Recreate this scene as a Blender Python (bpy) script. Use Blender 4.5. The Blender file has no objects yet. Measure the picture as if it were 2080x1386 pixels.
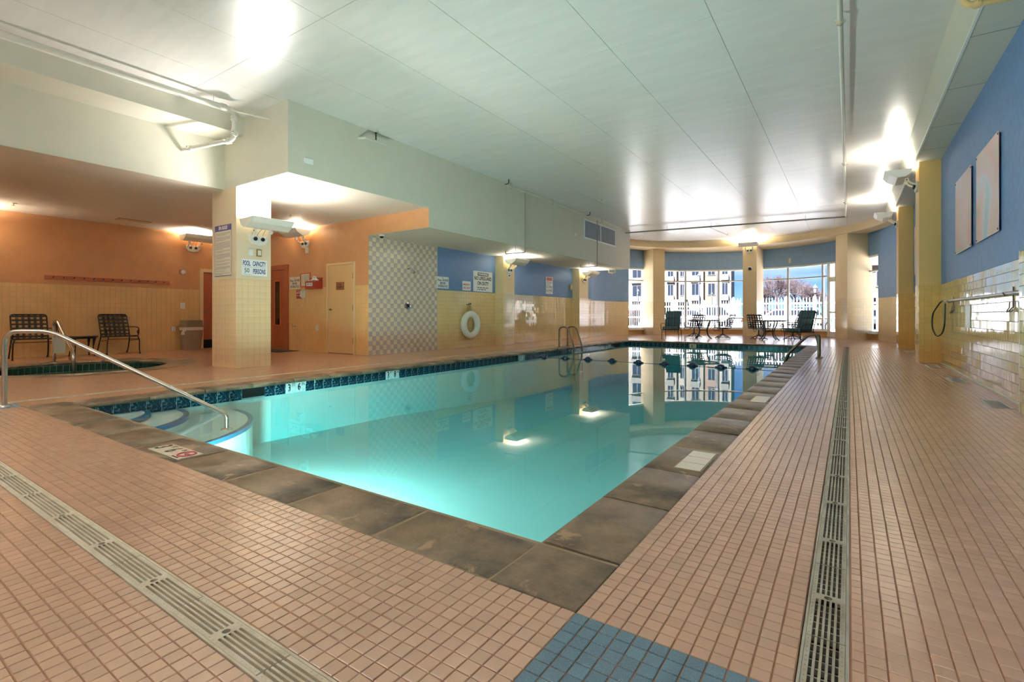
import bpy, math, random
import numpy as np
from mathutils import Matrix, Vector
random.seed(7); rng = np.random.default_rng(7)
S = bpy.context.scene
COL = S.collection
PI = math.pi
def lin(c):
    return tuple(((x/255)/12.92 if x/255 <= .04045 else ((x/255+.055)/1.055)**2.4) for x in c)

# ------------------------------------------------------------------ camera
YAW = math.atan2(685, 1011); FPX = 1011.0; EYE = .92
cam = bpy.data.cameras.new('camera'); camo = bpy.data.objects.new('camera', cam); COL.objects.link(camo)
camo.location = (0, 0, EYE); camo.rotation_euler = (PI/2, 0, YAW)
cam.sensor_width = 36; cam.lens = FPX/2080*36; cam.shift_y = -53/2080; cam.clip_start = .05; cam.clip_end = 600
S.camera = camo
S.view_settings.view_transform = 'Standard'; S.view_settings.look = 'None'
S.view_settings.gamma = 1; S.view_settings.use_curve_mapping = False
S.view_settings.exposure = 1.3
S.cycles.max_bounces = 9; S.cycles.diffuse_bounces = 5; S.cycles.glossy_bounces = 4
S.cycles.transparent_max_bounces = 16; S.cycles.transmission_bounces = 6
S.cycles.caustics_reflective = False; S.cycles.caustics_refractive = False
S.cycles.sample_clamp_indirect = 6
def project(p):
    x, y, z = p
    d = -math.sin(YAW)*x+math.cos(YAW)*y
    if d < .1: return None
    l = math.cos(YAW)*x+math.sin(YAW)*y
    return 1040+FPX*l/d, 640-FPX*(z-EYE)/d, d
# ------------------------------------------------------------------ sky and sun
W = bpy.data.worlds.new('sky'); S.world = W; W.use_nodes = True
nt = W.node_tree; N = nt.nodes; L = nt.links; N.clear()
out = N.new('ShaderNodeOutputWorld'); bg = N.new('ShaderNodeBackground'); bg.inputs[1].default_value = 1.3
tc = N.new('ShaderNodeTexCoord'); sep = N.new('ShaderNodeSeparateXYZ'); L.new(tc.outputs['Generated'], sep.inputs[0])
ramp = N.new('ShaderNodeValToRGB'); L.new(sep.outputs['Z'], ramp.inputs[0])
e = ramp.color_ramp.elements
e[0].position = 0; e[0].color = (.17, .30, .42, 1)
e[1].position = .55; e[1].color = (.03, .10, .30, 1)
m = e.new(.10); m.color = (.036, .145, .39, 1)
mp = N.new('ShaderNodeMapping'); mp.inputs['Scale'].default_value = (1.0, 1.6, 9.0); mp.inputs['Rotation'].default_value = (.1, .22, .3)
L.new(tc.outputs['Generated'], mp.inputs[0])
nz = N.new('ShaderNodeTexNoise'); nz.inputs['Scale'].default_value = 2.3; nz.inputs['Detail'].default_value = 6; L.new(mp.outputs[0], nz.inputs[0])
cr = N.new('ShaderNodeValToRGB'); cr.color_ramp.elements[0].position = .52; cr.color_ramp.elements[1].position = .78; L.new(nz.outputs[0], cr.inputs[0])
mx = N.new('ShaderNodeMixRGB'); L.new(cr.outputs[0], mx.inputs[0]); L.new(ramp.outputs[0], mx.inputs[1]); mx.inputs[2].default_value = (.36, .40, .45, 1)
L.new(mx.outputs[0], bg.inputs[0]); L.new(bg.outputs[0], out.inputs[0])
sun = bpy.data.lights.new('sun', 'SUN'); sun.energy = 28; sun.angle = .009; sun.color = (1, .96, .9)
suno = bpy.data.objects.new('sun', sun); COL.objects.link(suno); suno.rotation_euler = (math.radians(33), 0, math.radians(-20))

# ------------------------------------------------------------------ helpers
class MB:
    def __init__(s): s.v = []; s.f = []; s.m = []
    def add(s, vs, fs, mi=0):
        b = len(s.v); s.v += [tuple(map(float, p)) for p in vs]; s.f += [tuple(b+i for i in f) for f in fs]; s.m += [mi]*len(fs); return s
    def box(s, x0, y0, z0, x1, y1, z1, mi=0, taper=None):
        v = [(x0, y0, z0), (x1, y0, z0), (x1, y1, z0), (x0, y1, z0), (x0, y0, z1), (x1, y0, z1), (x1, y1, z1), (x0, y1, z1)]
        return s.add(v, [(0, 3, 2, 1), (4, 5, 6, 7), (0, 1, 5, 4), (1, 2, 6, 5), (2, 3, 7, 6), (3, 0, 4, 7)], mi)
    def obox(s, c, U, V, Wv, mi=0):
        c, U, V, Wv = map(np.array, (c, U, V, Wv))
        v = [c+a*U+b*V+d*Wv for d in (-1, 1) for (a, b) in ((-1, -1), (1, -1), (1, 1), (-1, 1))]
        return s.add(v, [(0, 3, 2, 1), (4, 5, 6, 7), (0, 1, 5, 4), (1, 2, 6, 5), (2, 3, 7, 6), (3, 0, 4, 7)], mi)
    def bar(s, a, b, w, h, mi=0, up=(0, 0, 1)):
        a, b, up = np.array(a, float), np.array(b, float), np.array(up, float)
        d = b-a; Ln = np.linalg.norm(d); d /= Ln
        u = np.cross(d, up)
        if np.linalg.norm(u) < 1e-5: u = np.cross(d, (1, 0, 0))
        u /= np.linalg.norm(u); w2 = np.cross(u, d)
        return s.obox((a+b)/2, d*Ln/2, u*w/2, w2*h/2, mi)
    def tube(s, pts, r, n=8, mi=0, closed=False, caps=True):
        P = [np.array(p, float) for p in pts]; k = len(P)
        rs = r if isinstance(r, (list, tuple)) else [r]*k
        T = []
        for i in range(k):
            a = P[(i-1) % k] if (closed or i > 0) else P[i]
            b = P[(i+1) % k] if (closed or i < k-1) else P[i]
            t = b-a; T.append(t/(np.linalg.norm(t)+1e-12))
        up = np.array((0, 0, 1.)) if abs(T[0][2]) < .9 else np.array((1., 0, 0))
        u = np.cross(T[0], up); u /= np.linalg.norm(u)
        vs = []
        for i in range(k):
            u = u-T[i]*np.dot(u, T[i]); u /= (np.linalg.norm(u)+1e-12); w = np.cross(T[i], u)
            for j in range(n):
                a = 2*PI*j/n; vs.append(P[i]+rs[i]*(math.cos(a)*u+math.sin(a)*w))
        fs = []
        for i in range(k if closed else k-1):
            i2 = (i+1) % k
            for j in range(n):
                j2 = (j+1) % n; fs.append((i*n+j, i*n+j2, i2*n+j2, i2*n+j))
        if caps and not closed:
            fs.append(tuple(range(n-1, -1, -1))); fs.append(tuple((k-1)*n+j for j in range(n)))
        return s.add(vs, fs, mi)
    def lathe(s, prof, c=(0, 0, 0), n=24, mi=0, axis=2, sx=1, sy=1):
        vs = []; k = len(prof)
        for (r, z) in prof:
            for j in range(n):
                a = 2*PI*j/n; p = [r*math.cos(a)*sx, r*math.sin(a)*sy, z]
                if axis == 0: p = [p[2], p[0], p[1]]
                if axis == 1: p = [p[1], p[2], p[0]]
                vs.append((c[0]+p[0], c[1]+p[1], c[2]+p[2]))
        fs = [(i*n+j, i*n+(j+1) % n, (i+1)*n+(j+1) % n, (i+1)*n+j) for i in range(k-1) for j in range(n)]
        fs.append(tuple(range(n-1, -1, -1))); fs.append(tuple((k-1)*n+j for j in range(n)))
        return s.add(vs, fs, mi)
    def sphere(s, c, r, n=12, mi=0, sc=(1, 1, 1)):
        vs = []; k = n//2+1
        for i in range(k):
            t = PI*i/(k-1)
            rr = max(math.sin(t), 1e-3)
            for j in range(n):
                a = 2*PI*j/n; vs.append((c[0]+r*sc[0]*rr*math.cos(a), c[1]+r*sc[1]*rr*math.sin(a), c[2]-r*sc[2]*math.cos(t)))
        fs = [(i*n+j, i*n+(j+1) % n, (i+1)*n+(j+1) % n, (i+1)*n+j) for i in range(k-1) for j in range(n)]
        return s.add(vs, fs, mi)
    def prism(s, poly, z0, z1, mi=0, axes=(0, 1, 2)):
        n = len(poly); vs = []
        for z in (z0, z1):
            for (a, b) in poly:
                p = [0, 0, 0]; p[axes[0]] = a; p[axes[1]] = b; p[axes[2]] = z; vs.append(p)
        fs = [tuple(range(n-1, -1, -1)), tuple(range(n, 2*n))]+[(i, (i+1) % n, n+(i+1) % n, n+i) for i in range(n)]
        return s.add(vs, fs, mi)
    def torus(s, c, R, r, n=32, k=10, mi=0, axis=2):
        vs = []
        for i in range(n):
            a = 2*PI*i/n
            for j in range(k):
                b = 2*PI*j/k; rr = R+r*math.cos(b)
                p = [rr*math.cos(a), rr*math.sin(a), r*math.sin(b)]
                if axis == 0: p = [p[2], p[0], p[1]]
                if axis == 1: p = [p[1], p[2], p[0]]
                vs.append((c[0]+p[0], c[1]+p[1], c[2]+p[2]))
        fs = [(i*k+j, ((i+1) % n)*k+j, ((i+1) % n)*k+(j+1) % k, i*k+(j+1) % k) for i in range(n) for j in range(k)]
        return s.add(vs, fs, mi)
    def mesh(s, name, mats, smooth=False):
        me = bpy.data.meshes.new(name); me.from_pydata(s.v, [], s.f)
        for x in (mats if isinstance(mats, (list, tuple)) else [mats]): me.materials.append(x)
        if len(s.m) and max(s.m) > 0: me.polygons.foreach_set('material_index', s.m)
        if smooth: me.polygons.foreach_set('use_smooth', [True]*len(s.f))
        me.update(); return me
    def build(s, name, mats, parent=None, smooth=False, bevel=0, world=True, auto=True):
        me = s.mesh(name, mats, smooth)
        o = bpy.data.objects.new(name, me); COL.objects.link(o)
        if parent is not None:
            o.parent = parent
            if world: o.matrix_parent_inverse = wm(parent).inverted()
        if smooth and auto:
            try: me.set_sharp_from_angle(angle=math.radians(38))
            except Exception: pass
        if bevel:
            b = o.modifiers.new('bevel', 'BEVEL'); b.width = bevel; b.segments = 2; b.limit_method = 'ANGLE'
        return o
def wm(o):
    M_ = o.matrix_basis.copy()
    if o.parent: M_ = wm(o.parent) @ o.matrix_parent_inverse @ M_
    return M_
def tag(o, label=None, cat=None, group=None, kind=None):
    if label: o['label'] = label
    if cat: o['category'] = cat
    if group: o['group'] = group
    if kind: o['kind'] = kind
    return o
def thing(name, label, cat, loc=(0, 0, 0), rz=0, group=None, mat=None):
    o = bpy.data.objects.new(name, None); COL.objects.link(o); o.empty_display_size = .1
    if mat is not None: o.matrix_basis = mat
    else: o.location = loc; o.rotation_euler = (0, 0, rz)
    return tag(o, label, cat, group)
def struct(o, label=None): return tag(o, label, None, None, 'structure')
def dup(root, loc=None, rz=None, label=None, group=None, mat=None):
    r = root.copy(); COL.objects.link(r)
    if mat is not None: r.matrix_basis = mat
    else:
        r.location = loc; r.rotation_euler = (0, 0, rz or 0)
    if label: r['label'] = label
    if group: r['group'] = group
    def rec(src, dst):
        for ch in list(src.children):
            c = ch.copy(); COL.objects.link(c); c.parent = dst; rec(ch, c)
    rec(root, r); return r
def frame(o, U, V):
    U, V, o = Vector(U).normalized(), Vector(V).normalized(), Vector(o); Nn = U.cross(V)
    return Matrix(((U.x, V.x, Nn.x, o.x), (U.y, V.y, Nn.y, o.y), (U.z, V.z, Nn.z, o.z), (0, 0, 0, 1)))
def on_left(y, z, x=-9.0): return frame((x, y, z), (0, 1, 0), (0, 0, 1))       # faces +X
def on_front(x, z, y=7.5): return frame((x, y, z), (1, 0, 0), (0, 0, 1))       # faces -Y
def on_right(y, z, x=1.44): return frame((x, y, z), (0, -1, 0), (0, 0, 1))     # faces -X
def arcpts(c, r, a0, a1, n, plane='xz'):
    o = []
    for i in range(n+1):
        a = a0+(a1-a0)*i/n; u, w = r*math.cos(a), r*math.sin(a)
        o.append((c[0]+u, c[1], c[2]+w) if plane == 'xz' else (c[0], c[1]+u, c[2]+w) if plane == 'yz' else (c[0]+u, c[1]+w, c[2]))
    return o
def fillet(pts, r, n=6):
    P = [np.array(p, float) for p in pts]; o = [P[0]]
    for i in range(1, len(P)-1):
        a, b, c = P[i-1], P[i], P[i+1]
        d1 = (a-b); l1 = np.linalg.norm(d1); d2 = (c-b); l2 = np.linalg.norm(d2); d1 /= l1; d2 /= l2
        rr = min(r, l1*.48, l2*.48); p, q = b+d1*rr, b+d2*rr
        for k in range(n+1):
            t = k/n; o.append((1-t)**2*p+2*t*(1-t)*b+t*t*q)
    o.append(P[-1]); return o

# ------------------------------------------------------------------ materials
def base_mat(name):
    mt = bpy.data.materials.new(name); mt.use_nodes = True
    n = mt.node_tree.nodes; return mt, n, mt.node_tree.links, n['Principled BSDF']
def M(name, col, rough=.5, metal=0, var=0, vs=4, bump=0, bs=60, spec=.5, stretch=None, col2=None, emis=0, coat=0):
    mt, n, l, p = base_mat(name); c = lin(col)
    p.inputs['Base Color'].default_value = (*c, 1); p.inputs['Roughness'].default_value = rough
    p.inputs['Metallic'].default_value = metal; p.inputs['Specular IOR Level'].default_value = spec
    p.inputs['Coat Weight'].default_value = coat; p.inputs['Coat Roughness'].default_value = .05
    tcn = n.new('ShaderNodeTexCoord'); mpn = n.new('ShaderNodeMapping'); l.new(tcn.outputs['Object'], mpn.inputs[0])
    if stretch: mpn.inputs['Scale'].default_value = stretch
    if var or col2:
        z = n.new('ShaderNodeTexNoise'); z.inputs['Scale'].default_value = vs; z.inputs['Detail'].default_value = 5; l.new(mpn.outputs[0], z.inputs[0])
        r = n.new('ShaderNodeValToRGB'); r.color_ramp.elements[0].position = .3; r.color_ramp.elements[1].position = .7
        if col2: a, b = c, lin(col2)
        else: a = tuple(x*(1-var) for x in c); b = tuple(min(1, x*(1+var)) for x in c)
        r.color_ramp.elements[0].color = (*a, 1); r.color_ramp.elements[1].color = (*b, 1)
        l.new(z.outputs[0], r.inputs[0]); l.new(r.outputs[0], p.inputs['Base Color'])
    if bump:
        z2 = n.new('ShaderNodeTexNoise'); z2.inputs['Scale'].default_value = bs; z2.inputs['Detail'].default_value = 3; l.new(mpn.outputs[0], z2.inputs[0])
        b = n.new('ShaderNodeBump'); b.inputs['Strength'].default_value = bump; b.inputs['Distance'].default_value = .01
        l.new(z2.outputs[0], b.inputs['Height']); l.new(b.outputs[0], p.inputs['Normal'])
    if emis:
        p.inputs['Emission Color'].default_value = (*c, 1); p.inputs['Emission Strength'].default_value = emis
    return mt
def mathn(n, l, op, a, b=None):
    k = n.new('ShaderNodeMath'); k.operation = op
    for i, x in enumerate((a, b)):
        if x is None: continue
        if isinstance(x, (int, float)): k.inputs[i].default_value = x
        else: l.new(x, k.inputs[i])
    return k.outputs[0]
def grid_mat(name, col, grout, pitch, line, rough=.2, vertical=False, offu=0, offv=0, var=.08, bump=.4, stain=None):
    """square tiles too far away to pick apart: tile grid on position"""
    mt, n, l, p = base_mat(name)
    g = n.new('ShaderNodeNewGeometry'); sp = n.new('ShaderNodeSeparateXYZ'); l.new(g.outputs['Position'], sp.inputs[0])
    if vertical:
        sn = n.new('ShaderNodeSeparateXYZ'); l.new(g.outputs['True Normal'], sn.inputs[0])
        u = mathn(n, l, 'SUBTRACT', mathn(n, l, 'MULTIPLY', sp.outputs[1], sn.outputs[0]), mathn(n, l, 'MULTIPLY', sp.outputs[0], sn.outputs[1])); v = sp.outputs[2]
    else: u, v = sp.outputs[0], sp.outputs[1]
    us = mathn(n, l, 'DIVIDE', mathn(n, l, 'SUBTRACT', u, offu), pitch); vs_ = mathn(n, l, 'DIVIDE', mathn(n, l, 'SUBTRACT', v, offv), pitch)
    fu, fv = mathn(n, l, 'FRACT', us), mathn(n, l, 'FRACT', vs_)
    lo = mathn(n, l, 'MAXIMUM', mathn(n, l, 'LESS_THAN', fu, line), mathn(n, l, 'LESS_THAN', fv, line))
    cb = n.new('ShaderNodeCombineXYZ'); l.new(mathn(n, l, 'FLOOR', us), cb.inputs[0]); l.new(mathn(n, l, 'FLOOR', vs_), cb.inputs[1])
    wn = n.new('ShaderNodeTexWhiteNoise'); l.new(cb.outputs[0], wn.inputs[0])
    r = n.new('ShaderNodeValToRGB'); c = lin(col)
    r.color_ramp.elements[0].color = (*[x*(1-var) for x in c], 1); r.color_ramp.elements[1].color = (*[min(1, x*(1+var)) for x in c], 1)
    l.new(wn.outputs[0], r.inputs[0])
    m1 = n.new('ShaderNodeMixRGB'); l.new(lo, m1.inputs[0]); l.new(r.outputs[0], m1.inputs[1]); m1.inputs[2].default_value = (*lin(grout), 1)
    l.new(m1.outputs[0], p.inputs['Base Color']); p.inputs['Coat Roughness'].default_value = .16
    inv = mathn(n, l, 'SUBTRACT', 1.0, lo); l.new(mathn(n, l, 'MULTIPLY', inv, .85), p.inputs['Specular IOR Level']); l.new(mathn(n, l, 'ADD', rough, mathn(n, l, 'MULTIPLY', lo, .5)), p.inputs['Roughness'])
    b = n.new('ShaderNodeBump'); b.inputs['Strength'].default_value = bump; b.inputs['Distance'].default_value = .003; b.invert = True
    l.new(lo, b.inputs['Height']); l.new(b.outputs[0], p.inputs['Normal'])
    return mt
def deck_mat(name, col, pitch, rough, var=.10, spec=.5, speck=None):
    mt, n, l, p = base_mat(name)
    g = n.new('ShaderNodeNewGeometry')
    oi = n.new('ShaderNodeObjectInfo'); rnd = mathn(n, l, 'FRACT', mathn(n, l, 'ADD', g.outputs['Random Per Island'], oi.outputs['Random']))
    r = n.new('ShaderNodeValToRGB'); c = lin(col)
    r.color_ramp.elements[0].color = (*[x*(1-var) for x in c], 1); r.color_ramp.elements[1].color = (*[min(1, x*(1+var)) for x in c], 1)
    l.new(rnd, r.inputs[0]); last = r.outputs[0]
    z = n.new('ShaderNodeTexNoise'); z.inputs['Scale'].default_value = 1.7; z.inputs['Detail'].default_value = 4; l.new(g.outputs['Position'], z.inputs[0])
    m2 = n.new('ShaderNodeMixRGB'); m2.blend_type = 'MULTIPLY'; l.new(z.outputs[0], m2.inputs[0]); l.new(last, m2.inputs[1]); m2.inputs[2].default_value = (.86, .85, .85, 1); last = m2.outputs[0]
    if speck:
        z3 = n.new('ShaderNodeTexNoise'); z3.inputs['Scale'].default_value = 420; l.new(g.outputs['Position'], z3.inputs[0])
        cr3 = n.new('ShaderNodeValToRGB'); cr3.color_ramp.elements[0].position = .58; cr3.color_ramp.elements[1].position = .7; l.new(z3.outputs[0], cr3.inputs[0])
        m3 = n.new('ShaderNodeMixRGB'); l.new(cr3.outputs[0], m3.inputs[0]); l.new(last, m3.inputs[1]); m3.inputs[2].default_value = (*lin(speck), 1); last = m3.outputs[0]
    l.new(last, p.inputs['Base Color']); p.inputs['Specular IOR Level'].default_value = 1.0
    z2 = n.new('ShaderNodeTexNoise'); z2.inputs['Scale'].default_value = 35; z2.inputs['Detail'].default_value = 3; l.new(g.outputs['Position'], z2.inputs[0])
    p.inputs['Roughness'].default_value = rough
    b = n.new('ShaderNodeBump'); b.inputs['Strength'].default_value = .12; b.inputs['Distance'].default_value = .004; l.new(z2.outputs[0], b.inputs['Height']); l.new(b.outputs[0], p.inputs['Normal'])
    return mt
TP = .0484
m_deck = deck_mat('deck_tile', (208, 166, 136), TP, .24, var=.06)
m_blue = deck_mat('blue_deck_tile', (84, 114, 128), TP, .5, var=.16, speck=(150, 175, 185))
m_grout = M('deck_grout', (150, 104, 74), .8, var=.2, vs=6)
m_deckfar = grid_mat('deck_tile_far', (208, 166, 136), (142, 100, 74), TP, .07, rough=.2, bump=.08, offu=.0352, offv=1.5616)
YT = (244, 214, 156)
m_ytile = M('yellow_wall_tile', YT, .07, var=.05, vs=3, coat=.3)
m_ctile = M('cream_wall_tile', (236, 208, 166), .12, var=.05, vs=3)
m_ptile = M('spa_wall_tile', (230, 190, 132), .16, var=.05, vs=3)
m_lav = M('lavender_wall_tile', (204, 186, 180), .1, var=.05, vs=3)
m_shw = M('shower_wall_tile', (238, 222, 198), .1, var=.04, vs=3)
m_wgrout = M('wall_grout', (218, 190, 140), .7)
m_wgroutd = M('wall_grout_dark', (120, 118, 125), .7)
m_ytilefar = grid_mat('yellow_tile_far', (242, 216, 168), (214, 192, 150), .108, .06, rough=.1, vertical=True, var=.04, bump=.5)
m_ceil = M('ceiling_paint', (228, 226, 222), .29, var=.04, vs=1.5, bump=.05, bs=9, spec=.62, stretch=(1, 6, 1))
m_wht = M('bulkhead_paint', (214, 210, 194), .55, var=.02, bump=.05, bs=160)
m_alc = M('alcove_ceiling_paint', (222, 212, 196), .6, bump=.25, bs=190)
m_joint = M('joint_dark', (110, 112, 112), .8)
m_brown = M('brown_wall_paint', (204, 150, 102), .5, var=.05, bump=.25, bs=130)
m_bluew = M('blue_wall_paint', (100, 137, 186), .55, col2=(120, 153, 200), vs=40, bump=.4, bs=90, stretch=(1, 1, .35))
m_bluef = M('blue_band_paint', (132, 168, 214), .6, col2=(140, 176, 220), vs=5)
m_cream = M('cream_column_paint', (236, 210, 164), .5, bump=.06, bs=150)
m_tan = M('tan_sill_paint', (212, 168, 108), .5)
m_trimw = M('white_trim', (236, 236, 230), .35)
m_alu = M('window_aluminium', (188, 184, 180), .35, metal=.3)
m_steel = M('stainless_steel', (205, 198, 188), .2, metal=1)
m_bronze = M('dull_steel', (128, 112, 98), .3, metal=1)
m_chrome = M('chrome', (225, 225, 228), .08, metal=1)
m_black = M('black_plastic', (16, 16, 17), .4)
m_iron = M('dark_bronze_frame', (34, 25, 20), .42, metal=.2)
m_strap = M('brown_vinyl_strap', (40, 30, 22), .45)
m_white = M('white_plastic', (236, 236, 232), .4)
m_sign = M('sign_white', (238, 240, 240), .35)
m_signc = M('sign_cream', (222, 216, 196), .4)
m_navy = M('navy_print', (34, 34, 110), .5); m_blk = M('black_print', (28, 30, 36), .5); m_redp = M('red_print', (190, 60, 70), .5)
m_gry = M('grey_print', (120, 124, 134), .5); m_whp = M('white_print', (240, 240, 240), .5)
m_red = M('red_enamel', (160, 54, 36), .4); m_frame = M('red_wood_frame', (198, 110, 72), .45, var=.15, vs=14)
m_door1 = M('mahogany_door', (150, 78, 52), .4, col2=(178, 98, 66), vs=7, stretch=(9, 9, .5))
m_door2 = M('cedar_door', (132, 66, 40), .45, col2=(176, 98, 60), vs=6, stretch=(12, 12, .35))
m_doorw = M('cream_door', (222, 184, 132), .35)
m_dark = M('dark_void', (14, 13, 12), .8); m_darkglass = M('dark_glass', (40, 24, 14), .08)
m_beige = M('beige_trim', (228, 200, 155), .45)
m_pvc = M('cream_pipe', (226, 196, 138), .4); m_pipew = M('white_pipe', (216, 212, 200), .4); m_pipeg = M('grey_pipe', (150, 148, 138), .4)
m_grate = M('grate_plastic', (222, 208, 184), .55, col2=(196, 178, 148), vs=9)
m_gratem = M('grate_plastic_stained', (190, 182, 160), .5, col2=(146, 134, 112), vs=7)
m_trash = M('taupe_plastic', (132, 112, 94), .5); m_bag = M('bin_liner', (226, 214, 204), .35)
m_rope = M('manila_rope', (206, 168, 96), .8, bump=.5, bs=200)
m_ring = M('ring_white', (240, 238, 230), .45)
m_grille = M('grille_metal', (186, 190, 200), .4); m_grilled = M('grille_dark', (96, 100, 112), .6)
m_vent = M('vent_metal', (206, 204, 204), .35, metal=.3)
m_tray = M('fixture_white', (236, 234, 226), .35)
m_lens = M('fixture_lens', (255, 244, 220), .3, emis=3)
m_marker = M('depth_marker_tile', (232, 220, 196), .25)
m_plaster = M('pool_plaster', (214, 236, 230), .6, var=.04, vs=1)
m_wl = M('blue_marbled_tile', (14, 46, 62), .15, col2=(96, 142, 164), vs=22)
m_stepband = M('step_edge_tile', (34, 110, 150), .3)
m_wlg = M('waterline_grout', (168, 186, 180), .7)
m_spatile = M('spa_green_tile', (26, 62, 50), .15, var=.3, vs=14)
m_spaplaster = M('spa_plaster', (120, 150, 130), .6)
m_float = M('float_navy', (22, 36, 66), .35)
# marbled tile: sharp veins
n = m_wl.node_tree.nodes
for x in n:
    if x.type == 'VALTORGB': x.color_ramp.elements[0].position = .52; x.color_ramp.elements[1].position = .6
    if x.type == 'TEX_NOISE': x.inputs['Distortion'].default_value = 1.6
# weathered concrete coping
def coping_mat():
    mt, n, l, p = base_mat('coping_concrete')
    tcn = n.new('ShaderNodeTexCoord'); oi = n.new('ShaderNodeObjectInfo'); g = n.new('ShaderNodeNewGeometry')
    z = n.new('ShaderNodeTexNoise'); z.inputs['Scale'].default_value = 3.2; z.inputs['Detail'].default_value = 8; z.inputs['Roughness'].default_value = .65; l.new(g.outputs['Position'], z.inputs[0])
    r = n.new('ShaderNodeValToRGB'); el = r.color_ramp.elements
    el[0].position = .36; el[0].color = (*lin((74, 60, 44)), 1); el[1].position = .66; el[1].color = (*lin((146, 122, 94)), 1)
    l.new(z.outputs[0], r.inputs[0])
    z2 = n.new('ShaderNodeTexNoise'); z2.inputs['Scale'].default_value = 4.6; z2.inputs['Detail'].default_value = 9; z2.inputs['Roughness'].default_value = .62; z2.inputs['Distortion'].default_value = .6; l.new(g.outputs['Position'], z2.inputs[0])
    r2 = n.new('ShaderNodeValToRGB'); r2.color_ramp.elements[0].position = .6; r2.color_ramp.elements[1].position = .66; l.new(z2.outputs[0], r2.inputs[0])
    m1 = n.new('ShaderNodeMixRGB'); l.new(r2.outputs[0], m1.inputs[0]); l.new(r.outputs[0], m1.inputs[1]); m1.inputs[2].default_value = (*lin((166, 136, 104)), 1)
    hv = n.new('ShaderNodeHueSaturation'); l.new(mathn(n, l, 'ADD', mathn(n, l, 'MULTIPLY', oi.outputs['Random'], .3), .85), hv.inputs['Value']); l.new(m1.outputs[0], hv.inputs['Color'])
    l.new(hv.outputs[0], p.inputs['Base Color'])
    rr = n.new('ShaderNodeMapRange'); rr.inputs[3].default_value = .28; rr.inputs[4].default_value = .55; l.new(z2.outputs[0], rr.inputs[0]); l.new(rr.outputs[0], p.inputs['Roughness'])
    z4 = n.new('ShaderNodeTexNoise'); z4.inputs['Scale'].default_value = 60; z4.inputs['Detail'].default_value = 4; l.new(g.outputs['Position'], z4.inputs[0])
    b = n.new('ShaderNodeBump'); b.inputs['Strength'].default_value = .25; b.inputs['Distance'].default_value = .006; l.new(z4.outputs[0], b.inputs['Height']); l.new(b.outputs[0], p.inputs['Normal'])
    return mt
m_cop = coping_mat()
m_copj = M('coping_mortar', (150, 128, 98), .8, var=.15, vs=12)
def water_mat(name, col, dens, bump, bscale):
    mt = bpy.data.materials.new(name); mt.use_nodes = True; n = mt.node_tree.nodes; l = mt.node_tree.links; n.clear()
    o = n.new('ShaderNodeOutputMaterial'); t = n.new('ShaderNodeBsdfTransparent'); gl = n.new('ShaderNodeBsdfGlossy'); gl.inputs['Roughness'].default_value = .012
    fr = n.new('ShaderNodeFresnel'); fr.inputs[0].default_value = 1.33
    g = n.new('ShaderNodeNewGeometry'); z = n.new('ShaderNodeTexNoise'); z.inputs['Scale'].default_value = bscale; z.inputs['Detail'].default_value = 1; l.new(g.outputs['Position'], z.inputs[0])
    b = n.new('ShaderNodeBump'); b.inputs['Strength'].default_value = bump; b.inputs['Distance'].default_value = .01; l.new(z.outputs[0], b.inputs['Height'])
    l.new(b.outputs[0], gl.inputs['Normal']); l.new(b.outputs[0], fr.inputs['Normal'])
    # a surface seen from below lets the light straight through
    bf = mathn(n, l, 'MULTIPLY', fr.outputs[0], mathn(n, l, 'SUBTRACT', 1.0, g.outputs['Backfacing']))
    mi = n.new('ShaderNodeMixShader'); l.new(bf, mi.inputs[0]); l.new(t.outputs[0], mi.inputs[1]); l.new(gl.outputs[0], mi.inputs[2]); l.new(mi.outputs[0], o.inputs['Surface'])
    va = n.new('ShaderNodeVolumeAbsorption'); va.inputs['Color'].default_value = (*col, 1); va.inputs['Density'].default_value = dens; l.new(va.outputs[0], o.inputs['Volume'])
    return mt
m_water = water_mat('pool_water', (.12, .80, .84), .40, .05, 1.4)
m_spawater = water_mat('spa_water', (.25, .75, .5), .8, .25, 5)
def glass_mat():
    mt = bpy.data.materials.new('window_glass'); mt.use_nodes = True; n = mt.node_tree.nodes; l = mt.node_tree.links; n.clear()
    o = n.new('ShaderNodeOutputMaterial'); t = n.new('ShaderNodeBsdfTransparent'); t.inputs[0].default_value = (.97, .985, .98, 1); gl = n.new('ShaderNodeBsdfGlossy'); gl.inputs['Roughness'].default_value = .02
    mi = n.new('ShaderNodeMixShader'); mi.inputs[0].default_value = .04; l.new(t.outputs[0], mi.inputs[1]); l.new(gl.outputs[0], mi.inputs[2]); l.new(mi.outputs[0], o.inputs['Surface']); return mt
m_glass = glass_mat()

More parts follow.
